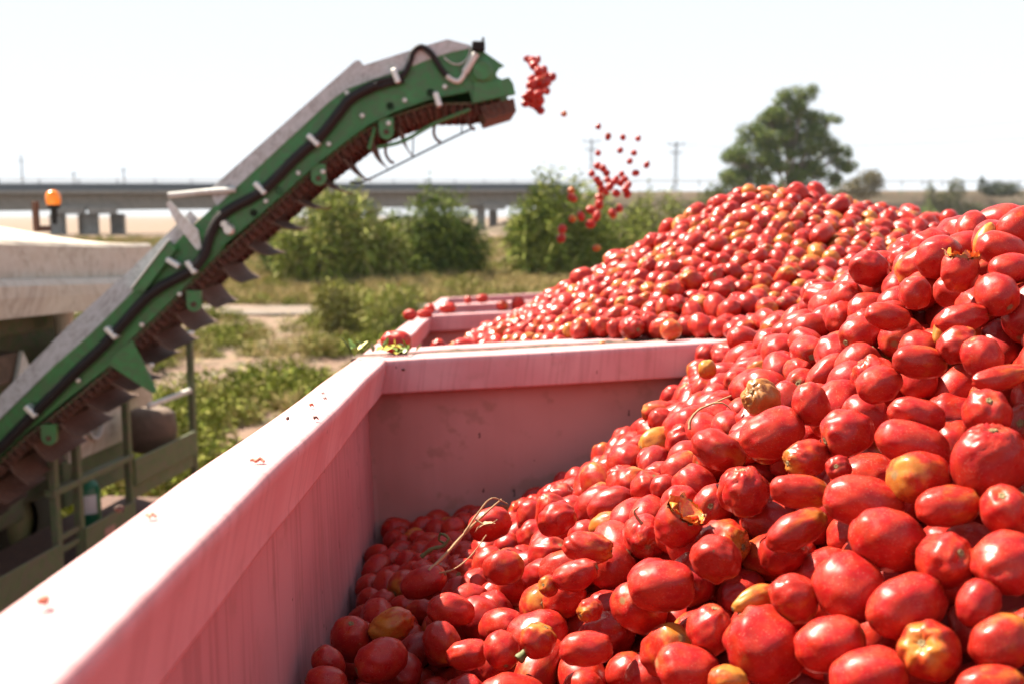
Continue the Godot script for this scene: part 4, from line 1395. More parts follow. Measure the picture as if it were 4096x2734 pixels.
func heap_normal(u: float, w: float, near: bool) -> Vector3:
	var e := 0.02
	return Vector3(-(heap(u + e, w, near) - heap(u - e, w, near)) / (2 * e), 1.0, -(heap(u, w + e, near) - heap(u, w - e, near)) / (2 * e)).normalized()

var tp: Array[Vector3] = []       # centres in bin coordinates (u, v, w)
var ta := PackedFloat32Array()    # short half axis
var tb := PackedFloat32Array()    # half length
var tx: Array[Vector3] = []       # direction of the stem end
var tshape: Array[String] = []
var ttex := PackedInt32Array()
var ttint := PackedInt32Array()
var tname: Array[String] = []     # labels of those told apart by eye in the photograph
var thome: Array[Vector3] = []
var n_hero := 0

func add_tomato(p: Vector3, a: float, b: float, x: Vector3, shape: String, t: int, tint: int, label := ""):
	tp.append(p); ta.append(a); tb.append(b); tx.append(x.normalized())
	tshape.append(shape); ttex.append(t); ttint.append(tint); tname.append(label); thome.append(p)

func hero(p: Vector3, a: float, b: float, x: Vector3, shape: String, t: int, tint: int, label: String):
	add_tomato(p, a, b, x, shape, t, tint, label)

func heroes():
	hero(Vector3(0.754, -0.030, -1.405), 0.0350, 0.0430, Vector3(0.04, 0.98, -0.19), "huge", 0, 0, "largest dark red tomato, round with deep puckered wrinkles around its stem end")
	hero(Vector3(0.694, -0.048, -1.367), 0.0281, 0.0322, Vector3(-0.96, 0.15, -0.25), "plum", 1, 2, "orange red plum tomato below the ribbed oval one, stem dimple facing sideways")
	hero(Vector3(0.712, -0.016, -1.323), 0.0260, 0.0401, Vector3(0.91, -0.38, -0.16), "lobed", 0, 2, "long red tomato with shallow ribs lying above the orange red one with a stem dimple")
	hero(Vector3(0.778, 0.012, -1.356), 0.0247, 0.0305, Vector3(-0.28, 0.66, -0.70), "round", 0, 1, "round red tomato resting on the largest wrinkled one, green stem scar turned up")
	hero(Vector3(0.643, -0.076, -1.355), 0.0284, 0.0421, Vector3(0.96, -0.21, -0.15), "plum", 0, 2, "big smooth red tomato just above the biggest pear shaped one")
	hero(Vector3(0.642, -0.108, -1.419), 0.0326, 0.0435, Vector3(0.88, -0.47, 0.04), "pear", 0, 3, "biggest pear shaped red tomato, tapering to one side in the nearest part of the heap")
	hero(Vector3(0.676, -0.110, -1.468), 0.0255, 0.0312, Vector3(0.15, 0.50, -0.86), "round", 0, 3, "round red tomato with a green rimmed stem scar staring straight out")
	hero(Vector3(0.713, -0.105, -1.500), 0.0283, 0.0320, Vector3(0.77, 0.55, 0.31), "plum", 0, 2, "blunt red tomato beside the round one with the green rimmed scar")
	hero(Vector3(0.599, -0.142, -1.424), 0.0335, 0.0374, Vector3(-0.34, 0.67, 0.66), "round", 0, 1, "large deep red ball shaped tomato with a dusty grey patch")
	hero(Vector3(0.513, -0.197, -1.414), 0.0367, 0.0407, Vector3(-0.54, 0.70, 0.47), "round", 0, 1, "large dull red tomato shading the gap beside it, nearest row of the heap")
	hero(Vector3(0.561, -0.187, -1.468), 0.0274, 0.0349, Vector3(0.90, 0.38, -0.21), "plum", 0, 3, "shiny red plum tomato between two large dull ones in the nearest row")
	hero(Vector3(0.631, -0.149, -1.484), 0.0288, 0.0390, Vector3(0.94, 0.27, 0.18), "plum", 0, 2, "stout red plum tomato with a small brown nick, above the yellow ribbed one")
	hero(Vector3(0.628, -0.173, -1.526), 0.0267, 0.0285, Vector3(-0.60, 0.57, -0.56), "ribbed", 1, 3, "yellow orange ribbed tomato with a deep star shaped stem hollow")
	hero(Vector3(0.511, -0.168, -1.380), 0.0129, 0.0269, Vector3(-0.94, -0.27, -0.18), "pear", 2, 2, "slim yellow pear shaped tomato wedged behind a large dull red one")
	hero(Vector3(0.433, -0.183, -1.270), 0.0284, 0.0397, Vector3(0.99, 0.04, -0.13), "lobed", 0, 2, "long red tomato with strong ribs under the first split one")
	hero(Vector3(0.493, -0.149, -1.287), 0.0274, 0.0280, Vector3(0.27, -0.52, 0.81), "round", 1, 1, "round orange red tomato with a tiny dark dot facing out")
	hero(Vector3(0.574, -0.109, -1.331), 0.0205, 0.0367, Vector3(0.91, 0.42, -0.01), "plum", 1, 0, "slanting orange red tomato with a pale scuffed end")
	hero(Vector3(0.549, -0.089, -1.217), 0.0267, 0.0308, Vector3(-0.13, 0.98, -0.13), "wrinkled", 0, 1, "dusky pinkish tomato with fine wrinkles running to its tip")
	hero(Vector3(0.594, -0.077, -1.285), 0.0202, 0.0337, Vector3(0.98, -0.13, -0.15), "plum", 1, 1, "oval orange red tomato next to the dusky wrinkled one")
	hero(Vector3(0.626, -0.001, -1.030), 0.0253, 0.0287, Vector3(-0.69, 0.47, -0.54), "rotten", 2, 0, "rotting brown and yellow tomato with a sunken pale scar")
	hero(Vector3(0.618, -0.049, -1.239), 0.0222, 0.0291, Vector3(-0.96, -0.10, -0.27), "wrinkled", 1, 2, "yellow orange tomato with a creased stem dimple")
	hero(Vector3(0.549, -0.061, -1.094), 0.0274, 0.0378, Vector3(0.88, -0.47, -0.06), "plum", 1, 0, "red tomato with orange underside and black specks of soil")
	hero(Vector3(0.609, -0.031, -1.145), 0.0301, 0.0413, Vector3(0.93, 0.37, 0.09), "plum", 0, 3, "large plain red tomato beside the rotting brown one's lower edge")
	hero(Vector3(0.655, 0.000, -1.143), 0.0251, 0.0289, Vector3(-0.29, 0.96, -0.02), "plum", 0, 3, "upright bright red tomato standing on its end near the rotting one")
	hero(Vector3(0.665, -0.019, -1.245), 0.0266, 0.0313, Vector3(-0.95, -0.29, -0.08), "round", 0, 2, "fat red tomato in the shade line left of the long ribbed one")
	hero(Vector3(0.700, -0.068, -1.425), 0.0207, 0.0316, Vector3(0.98, 0.13, -0.13), "plum", 1, 1, "glossy orange red tomato under the largest wrinkled one")
	hero(Vector3(0.737, -0.066, -1.465), 0.0237, 0.0285, Vector3(-0.39, 0.75, -0.54), "round", 0, 3, "round bright red tomato with a whitish corky scar low on its side")
	hero(Vector3(0.637, -0.051, -1.292), 0.0145, 0.0157, Vector3(-0.47, 0.34, -0.81), "round", 0, 0, "small dark red tomato with a round hole in it")
	hero(Vector3(0.464, -0.200, -1.371), 0.0239, 0.0260, Vector3(0.21, 0.97, -0.14), "plum", 0, 3, "short bright red tomato in front of the big ribbed one")
	hero(Vector3(0.434, -0.231, -1.396), 0.0244, 0.0335, Vector3(-0.97, 0.23, -0.05), "plum", 0, 2, "broad red tomato at the near edge under the short bright one")
	hero(Vector3(0.464, -0.226, -1.442), 0.0146, 0.0195, Vector3(0.99, -0.04, -0.14), "plum", 2, 1, "pale yellow orange tomato peeping out at the near edge")
	hero(Vector3(0.579, -0.199, -1.514), 0.0270, 0.0360, Vector3(0.93, 0.30, -0.22), "lobed", 0, 2, "big dusty pink tomato with a shallow cleft at the near edge")
	hero(Vector3(0.675, -0.163, -1.561), 0.0232, 0.0283, Vector3(0.88, 0.46, -0.10), "plum", 1, 0, "orange shouldered red tomato catching light at the near right corner")
	hero(Vector3(0.664, -0.181, -1.576), 0.0195, 0.0304, Vector3(0.97, 0.22, -0.12), "plum", 1, 2, "broad orange red tomato, lowest one in the near right corner")
	hero(Vector3(0.679, -0.137, -1.529), 0.0196, 0.0231, Vector3(0.53, 0.78, 0.33), "plum", 0, 0, "half hidden dark red tomato beneath the blunt one")
	hero(Vector3(0.542, -0.165, -1.408), 0.0241, 0.0251, Vector3(0.45, -0.88, -0.18), "plum", 1, 3, "orange striped red tomato leaning on the large deep red ball")
	hero(Vector3(0.879, 0.168, -0.797), 0.0294, 0.0349, Vector3(0.68, -0.32, 0.65), "round", 0, 0, "big lone dark red tomato on the crest with small ones behind it")
	hero(Vector3(0.900, 0.182, -0.994), 0.0293, 0.0333, Vector3(0.55, 0.65, -0.53), "plum", 0, 1, "red tomato with a yellowish star scar, just behind the burst one")
	hero(Vector3(0.929, 0.188, -1.114), 0.0231, 0.0331, Vector3(0.92, -0.39, -0.06), "plum", 0, 2, "long red tomato with a hard shine on the crest beside the burst one")
	hero(Vector3(0.836, 0.135, -1.059), 0.0215, 0.0228, Vector3(-0.12, 0.99, -0.03), "plum", 0, 2, "rounded red tomato below the red one with the star scar")
	hero(Vector3(0.875, 0.132, -1.199), 0.0245, 0.0298, Vector3(0.16, -0.58, -0.80), "round", 0, 1, "round red tomato with a brown ringed scar, below the burst one")
	hero(Vector3(0.909, 0.163, -1.168), 0.0204, 0.0264, Vector3(0.99, 0.12, -0.03), "plum", 0, 2, "plump red tomato between the long crest one and the brown scarred one")
	hero(Vector3(0.834, 0.107, -1.198), 0.0193, 0.0317, Vector3(0.99, 0.16, -0.03), "plum", 0, 3, "smooth red oval tomato under the brown scarred one")
	hero(Vector3(0.802, 0.076, -1.238), 0.0215, 0.0244, Vector3(0.84, 0.53, -0.10), "wrinkled", 1, 0, "shrivelled orange tomato with a leathery crinkled skin")
	hero(Vector3(0.812, 0.066, -1.282), 0.0235, 0.0257, Vector3(-0.45, 0.89, -0.02), "round", 0, 2, "deep red blocky tomato beside the shrivelled orange one")
	hero(Vector3(0.770, 0.059, -1.223), 0.0201, 0.0333, Vector3(0.98, -0.19, -0.05), "plum", 1, 3, "half red half yellow oval tomato")
	hero(Vector3(0.791, 0.105, -1.073), 0.0187, 0.0304, Vector3(0.97, -0.26, -0.05), "plum", 0, 3, "smooth long red tomato halfway up the heap's shoulder")
	hero(Vector3(0.939, 0.203, -1.058), 0.0144, 0.0261, Vector3(0.39, 0.92, 0.05), "pear", 2, 2, "yellow pear shaped tomato standing on the crest")
	hero(Vector3(0.974, 0.218, -1.070), 0.0232, 0.0310, Vector3(0.85, 0.53, 0.00), "plum", 1, 1, "large orange red tomato, highest on the near heap's crest")
	hero(Vector3(0.807, 0.048, -1.332), 0.0136, 0.0315, Vector3(0.99, 0.16, -0.03), "plum", 1, 3, "long flat orange tomato in the upper right of the heap")
	hero(Vector3(0.720, -0.003, -1.308), 0.0214, 0.0310, Vector3(0.95, -0.31, -0.06), "plum", 0, 2, "broad red tomato under the half red half yellow oval")
	hero(Vector3(0.722, 0.031, -1.205), 0.0233, 0.0280, Vector3(0.96, 0.29, -0.02), "plum", 0, 2, "red tomato left of the half red half yellow oval's lower end")
	hero(Vector3(0.021, -0.345, -0.931), 0.0309, 0.0390, Vector3(0.10, 0.86, -0.50), "round", 0, 2, "dark red tomato in the bin wall's shade, dry stem scar on top")
	hero(Vector3(0.078, -0.330, -1.062), 0.0276, 0.0369, Vector3(-0.89, -0.16, -0.43), "plum", 0, 2, "long dark red tomato in the shade with a brown scar at its end")
	hero(Vector3(0.083, -0.324, -0.947), 0.0247, 0.0353, Vector3(-0.92, -0.35, -0.19), "wrinkled", 2, 0, "two coloured tomato in the shade, creased yellow end and red end")
	hero(Vector3(0.125, -0.309, -0.786), 0.0266, 0.0399, Vector3(0.94, 0.33, -0.01), "plum", 0, 1, "long deep red tomato lying diagonally just left of the dry vine twig")
	hero(Vector3(0.176, -0.285, -1.005), 0.0231, 0.0340, Vector3(0.97, -0.23, 0.05), "plum", 0, 3, "glossy red tomato half in the wall's shadow and half in sun")
	hero(Vector3(0.165, -0.298, -1.093), 0.0241, 0.0277, Vector3(0.45, -0.88, -0.18), "plum", 1, 0, "brownish red tomato with an orange flank at the shadow's edge")
	hero(Vector3(-0.003, -0.351, -1.004), 0.0205, 0.0276, Vector3(-0.60, 0.80, -0.02), "round", 0, 2, "round dark tomato pressed against the pink side wall")
	hero(Vector3(0.004, -0.350, -1.076), 0.0219, 0.0292, Vector3(-0.97, 0.23, -0.05), "plum", 0, 2, "dark tomato lowest in the corner by the pink side wall")
	hero(Vector3(0.241, -0.265, -0.605), 0.0304, 0.0402, Vector3(0.96, 0.29, -0.02), "plum", 0, 3, "bright oval red tomato standing out above the dry vine twig")
	hero(Vector3(0.255, -0.240, -0.964), 0.0251, 0.0310, Vector3(0.99, 0.12, -0.03), "plum", 1, 0, "sunlit orange red tomato just right of the dry vine twig")
	hero(Vector3(0.367, -0.180, -1.099), 0.0210, 0.0342, Vector3(0.98, -0.13, -0.15), "wrinkled", 1, 1, "orange red oval tomato with crinkled ends in the middle of the slope")
	hero(Vector3(0.341, -0.184, -0.915), 0.0259, 0.0307, Vector3(0.88, 0.43, 0.20), "round", 0, 1, "round dusky red tomato with sandy flecks in the middle of the slope")
	hero(Vector3(0.199, -0.290, -1.165), 0.0183, 0.0262, Vector3(0.99, 0.12, -0.03), "plum", 0, 3, "vivid red tomato with its top in sunlight by the shadow's edge")
	hero(Vector3(0.243, -0.275, -1.196), 0.0222, 0.0245, Vector3(0.18, -0.63, -0.75), "round", 0, 2, "red tomato with a ringed brown scar low on the near slope")
	hero(Vector3(0.287, -0.256, -1.221), 0.0213, 0.0213, Vector3(0.54, 0.84, -0.06), "round", 1, 2, "small round orange red tomato above a green stalk")
	hero(Vector3(0.339, -0.245, -1.287), 0.0196, 0.0310, Vector3(1.00, 0.04, -0.04), "plum", 0, 3, "long bright red tomato low on the near slope, smooth and unmarked")
	hero(Vector3(0.319, -0.215, -1.131), 0.0135, 0.0153, Vector3(-0.53, 0.38, -0.76), "round", 1, 2, "little orange tomato with a hollow stem end")
	hero(Vector3(0.351, -0.219, -1.232), 0.0141, 0.0162, Vector3(-0.85, -0.22, -0.48), "wrinkled", 1, 3, "small orange tomato with star shaped creases")
	hero(Vector3(0.335, -0.208, -1.136), 0.0198, 0.0315, Vector3(0.87, 0.38, -0.31), "plum", 0, 2, "red tomato with a pale green ringed scar in the middle of the slope")
	hero(Vector3(0.645, 0.001, -0.633), 0.0172, 0.0180, Vector3(-0.12, 0.99, -0.03), "round", 2, 3, "small yellow green tomato wedged under the far rim of the near bin")

# how far a tomato reaches from its centre along a direction
func reach(i: int, d: Vector3) -> float:
	var c := d.dot(tx[i])
	var c2 := c * c
	var a := ta[i]
	var b := tb[i]
	return 1.0 / sqrt((1.0 - c2) / (a * a) + c2 / (b * b))

func fill_heaps():
	var r := RandomNumberGenerator.new()
	r.seed = 20240
	var s := 0.0595
	for layer in 3:
		var deep: float = [0.024, 0.078, 0.130][layer]
		var row := 0
		var w := -2.5
		while w < 4.42:
			var u := (0.5 * s if row % 2 == 1 else 0.0) + layer * 0.02
			row += 1
			while u < 2.46:
				var pu := u + r.randf_range(-0.016, 0.016)
				var pw := w + r.randf_range(-0.016, 0.016)
				u += s
				if layer == 2 and pw > 0.0:
					continue
				var lim := 0.23 + (pw + 2.4) * 0.54 + 0.40
				if (pu > lim or pw < -1.95) and layer > 0:
					continue
				var h := heap(pu, pw, pw < 0.15)
				var over_rim := (pw > -0.03 and pw < 0.41) or (pw > 2.72 and pw < 3.08)
				if over_rim and h - deep < 0.020:
					continue
				if pw > 3.08 and layer > 0:
					continue
				# sizes and kinds
				var a := clampf(r.randfn(0.0278, 0.0028), 0.020, 0.034)
				var k := r.randf()
				var shape := "plum"
				var ratio := clampf(r.randfn(1.30, 0.12), 1.08, 1.6)
				if k > 0.66 and k < 0.86:
					shape = "round"
					ratio = r.randf_range(1.0, 1.12)
				elif k >= 0.86 and k < 0.92:
					shape = "lobed"
				elif k >= 0.92 and k < 0.955:
					shape = "pear"
					ratio = r.randf_range(1.3, 1.6)
				elif k >= 0.955 and k < 0.985:
					shape = "wrinkled"
				elif k >= 0.985:
					shape = "ribbed"
					ratio = 0.95
				# unripe ones gather in drifts, as where a paler row was picked
				var drift := 0.10 * noise2.get_noise_2d(pu * 2.2, pw * 2.2)
				var far_more := 0.28 if pw > 0.3 else 0.02
				if pu > 1.0 and pw > -0.4 and pw < 1.2:
					far_more = 0.42
				var t := 0
				var c := r.randf()
				if c < 0.018 + drift * 0.4 + far_more * 0.5:
					t = 2
				elif c < 0.20 + drift + far_more:
					t = 1
				if t == 2:
					a *= 0.9
				var n := heap_normal(pu, pw, pw < 0.15)
				var x := (rnd_dir(r) - n * 0.0).normalized()
				x = (x - n * x.dot(n) * 0.45).normalized()
				var p := Vector3(pu, h, pw) - n * deep
				var free := true
				for q in n_hero:
					if absf(tp[q].x - p.x) < 0.07 and absf(tp[q].z - p.z) < 0.07 and tp[q].distance_to(p) < 0.80 * (a * 1.08 + (ta[q] + tb[q]) * 0.5):
						free = false
						break
				if not free:
					continue
				add_tomato(p, a, a * ratio, x, shape, t, r.randi() % 4)
			w += s * 0.866

func settle():
	var n := tp.size()
	var normal: Array[Vector3] = []
	normal.resize(n)
	var pi := PackedInt32Array()
	var pj := PackedInt32Array()
	for it in 44:
		if it % 11 == 0:
			pi.clear()
			pj.clear()
			var cells := {}
			var cs := 0.095
			for i in n:
				var key := Vector3i((tp[i] / cs).floor())
				if cells.has(key):
					cells[key].append(i)
				else:
					cells[key] = [i]
				normal[i] = heap_normal(tp[i].x, tp[i].z, thome[i].z < 0.15)
			for key in cells:
				var mine: Array = cells[key]
				for o in [Vector3i(0, 0, 0), Vector3i(1, 0, 0), Vector3i(-1, 1, 0), Vector3i(0, 1, 0), Vector3i(1, 1, 0), Vector3i(-1, -1, 1), Vector3i(0, -1, 1), Vector3i(1, -1, 1), Vector3i(-1, 0, 1), Vector3i(0, 0, 1), Vector3i(1, 0, 1), Vector3i(-1, 1, 1), Vector3i(0, 1, 1), Vector3i(1, 1, 1)]:
					if not cells.has(key + o):
						continue
					var other: Array = cells[key + o]
					var same: bool = o == Vector3i.ZERO
					for x in mine.size():
						var i: int = mine[x]
						for y in range(x + 1 if same else 0, other.size()):
							var j: int = other[y]
							if tp[i].distance_squared_to(tp[j]) < 0.0088:
								pi.append(i)
								pj.append(j)
		for k in pi.size():
			var i := pi[k]
			var j := pj[k]
			var d := tp[j] - tp[i]
			var l2 := d.length_squared()
			var most := tb[i] + tb[j]
			if l2 > most * most or l2 < 0.0000001:
				continue
			var l := sqrt(l2)
			d /= l
			var gap := l - (reach(i, d) + reach(j, d)) * 0.975
			if gap < 0.0:
				var hi := i < n_hero
				var hj := j < n_hero
				var wi := 0.5 if hi == hj else (0.1 if hi else 0.9)
				tp[i] += d * gap * wi * 0.9
				tp[j] -= d * gap * (1.0 - wi) * 0.9
		for i in n:
			var p := tp[i]
			if i < n_hero:
				p += (thome[i] - p) * 0.10
			else:
				var nn := normal[i]
				var s := (p.y - heap(p.x, p.z, thome[i].z < 0.15)) * nn.y
				p -= nn * 0.0011
				if s > -0.016:
					p -= nn * (s + 0.016) * 0.35
				elif s < -0.15:
					p -= nn * (s + 0.15)
			# the bins' walls and rims
			var a := ta[i]
			var edge := -0.038 + a if p.y < -0.10 else a * 0.8
			if p.y < 0.0 and p.x < edge:
				p.x = edge
			if p.y < a:
				if thome[i].z < 0.15 and p.z > -a and p.z < 0.38 + a:
					if p.y > -a * 0.6 and heap(p.x, p.z, thome[i].z < 0.15) > 0.02:
						p.y = maxf(p.y, a)
					else:
						p.z = (0.036 if p.y < -0.11 else 0.0) - a
				elif thome[i].z >= 0.15 and p.z > -a and p.z < 0.38 + a:
					if p.y > -a * 0.6 and heap(p.x, p.z, thome[i].z < 0.15) > 0.02:
						p.y = maxf(p.y, a)
					else:
						p.z = 0.38 + a
				elif p.z > 2.75 - a and p.z < 3.05 + a and p.y > -0.2:
					p.y = maxf(p.y, a)
			tp[i] = p

var shape_mesh := {}

# a tomato of half width 1: half length over half width, ribs and their depth, stem hollow, pear taper, lumps, wrinkles
func tomato_mesh(ratio: float, ribs: int, rib: float, hollow: float, pear: float, lump: float, wrinkle: float, square: float, sd: int, cut := 0.0, bend := 0.0) -> ArrayMesh:
	var st := mb()
	st.set_smooth_group(0)
	var nx := 40
	var ny := 26
	var P := []
	for j in ny + 1:
		var th := PI * j / ny
		if cut > 0.0:
			th = lerpf(cut, PI, float(j) / ny)
		var row := []
		for i in nx + 1:
			var ph := TAU_ * (i % nx) / nx
			var s := pow(sin(th), square) if th < PI - 0.001 and th > 0.001 else 0.0
			var c := cos(th)
			var y := ratio * signf(c) * pow(absf(c), 0.94)
			var rr := s * (1.0 + rib * cos(ribs * ph + 0.4 * sin(ph * 2.0 + sd)) * clampf(0.35 + c, 0.15, 1.2))
			rr *= 1.0 - pear * smoothstep(-0.2, 1.0, c) * 0.55
			var q := Vector3(cos(ph) * rr, y, sin(ph) * rr)
			var dir := Vector3(cos(ph) * s, c, sin(ph) * s)
			q *= 1.0 + lump * noise2.get_noise_3d(dir.x * 1.5 + sd * 5.0, dir.y * 1.5, dir.z * 1.5)
			q.x += bend * (q.y * q.y - 0.4)
			if hollow > 0.0:
				q.y -= hollow * exp(-pow(sin(th) / 0.30, 2.0)) * (1.0 if c > 0.0 else 0.22)
			if wrinkle > 0.0:
				var m := clampf(c * 1.3 + 0.1 + 0.5 * noise2.get_noise_2d(ph * 2.0 + sd, 3.0), 0.0, 1.0)
				q *= 1.0 - wrinkle * m * absf(noise.get_noise_3d(dir.x * 5.0 + sd, dir.y * 1.6, dir.z * 5.0)) * 1.6
			if cut > 0.0 and j == 0:
				q += Vector3(cos(ph) * 0.10, 0.16 * sin(ph * 5.0) + 0.12 * sin(ph * 11.0 + 1.0), sin(ph) * 0.10)
			row.append(q)
		P.append(row)
	for j in ny:
		for i in nx:
			var q := [P[j][i], P[j + 1][i], P[j + 1][i + 1], P[j][i + 1]]
			var t := [Vector2(float(i) / nx, float(j) / ny), Vector2(float(i) / nx, float(j + 1) / ny), Vector2(float(i + 1) / nx, float(j + 1) / ny), Vector2(float(i + 1) / nx, float(j) / ny)]
			if j == 0 and cut == 0.0:
				for k in [0, 1, 2]:
					st.set_uv(t[k]); st.add_vertex(q[[0, 2, 1][k]] if false else q[k])
			elif j == ny - 1:
				for k in [0, 1, 3]:
					st.set_uv(t[k]); st.add_vertex(q[k])
			else:
				quv(st, [q[0], q[3], q[2], q[1]], [t[0], t[3], t[2], t[1]])
	st.generate_normals()
	st.generate_tangents()
	return st.commit()

func make_shapes():
	shape_mesh = {
		"plum": [tomato_mesh(1.30, 3, 0.03, 0.06, 0.22, 0.07, 0.0, 0.84, 21, 0.0, 0.09), tomato_mesh(1.30, 2, 0.05, 0.03, -0.12, 0.06, 0.0, 0.78, 22, 0.0, -0.06), tomato_mesh(1.30, 3, 0.015, 0.02, 0.10, 0.05, 0.015, 0.94, 23, 0.0, 0.05), tomato_mesh(1.30, 3, 0.018, 0.05, 0.06, 0.037, 0.0, 0.86, 1), tomato_mesh(1.30, 2, 0.025, 0.07, 0.0, 0.050, 0.0, 0.80, 2), tomato_mesh(1.30, 3, 0.02, 0.04, 0.15, 0.043, 0.0, 0.90, 3), tomato_mesh(1.30, 4, 0.012, 0.09, -0.06, 0.037, 0.02, 0.84, 4)],
		"round": [tomato_mesh(1.06, 4, 0.016, 0.15, 0.0, 0.08, 0.0, 0.90, 24, 0.0, 0.04), tomato_mesh(1.06, 4, 0.012, 0.10, 0.0, 0.037, 0.0, 0.95, 5), tomato_mesh(1.06, 5, 0.02, 0.13, 0.05, 0.043, 0.0, 0.92, 6)],
		"lobed": [tomato_mesh(1.30, 4, 0.065, 0.12, 0.0, 0.037, 0.0, 0.82, 7)],
		"pear": [tomato_mesh(1.42, 3, 0.015, 0.04, 0.55, 0.043, 0.0, 0.90, 8)],
		"wrinkled": [tomato_mesh(1.25, 3, 0.02, 0.12, 0.05, 0.09, 0.085, 0.86, 9)],
		"ribbed": [tomato_mesh(0.95, 7, 0.085, 0.26, 0.0, 0.037, 0.03, 0.90, 10)],
		"huge": [tomato_mesh(0.97, 5, 0.02, 0.18, 0.0, 0.043, 0.11, 0.95, 11)],
		"rotten": [tomato_mesh(1.15, 4, 0.03, 0.16, 0.0, 0.14, 0.16, 0.90, 12)],
	}

func base_ratio(shape: String) -> float:
	return {"plum": 1.30, "round": 1.06, "lobed": 1.30, "pear": 1.42, "wrinkled": 1.25, "ribbed": 0.95, "huge": 0.97, "rotten": 1.15}[shape]

func turn_to(x: Vector3, spin: float) -> Basis:
	var h := Vector3.UP if absf(x.y) < 0.9 else Vector3.RIGHT
	var a := h.cross(x).normalized()
	var b := a.cross(x)
	return Basis(a * cos(spin) + b * sin(spin), x, x.cross(a * cos(spin) + b * sin(spin)) * -1.0)

func place(i: int) -> Transform3D:
	var x := (EU * tx[i].x + EV * tx[i].y + EW * tx[i].z).normalized()
	var spin := fmod(i * 2.399, TAU_)
	var b := turn_to(x, spin)
	if b.determinant() < 0.0:
		b.z = -b.z
	var ws := 0.93 + 0.14 * fmod(i * 0.618, 1.0)
	var ls := tb[i] / base_ratio(tshape[i])
	return Transform3D(Basis(b.x * ta[i] * ws, b.y * ls, b.z * ta[i] / ws), bw(tp[i].x, tp[i].y, tp[i].z))

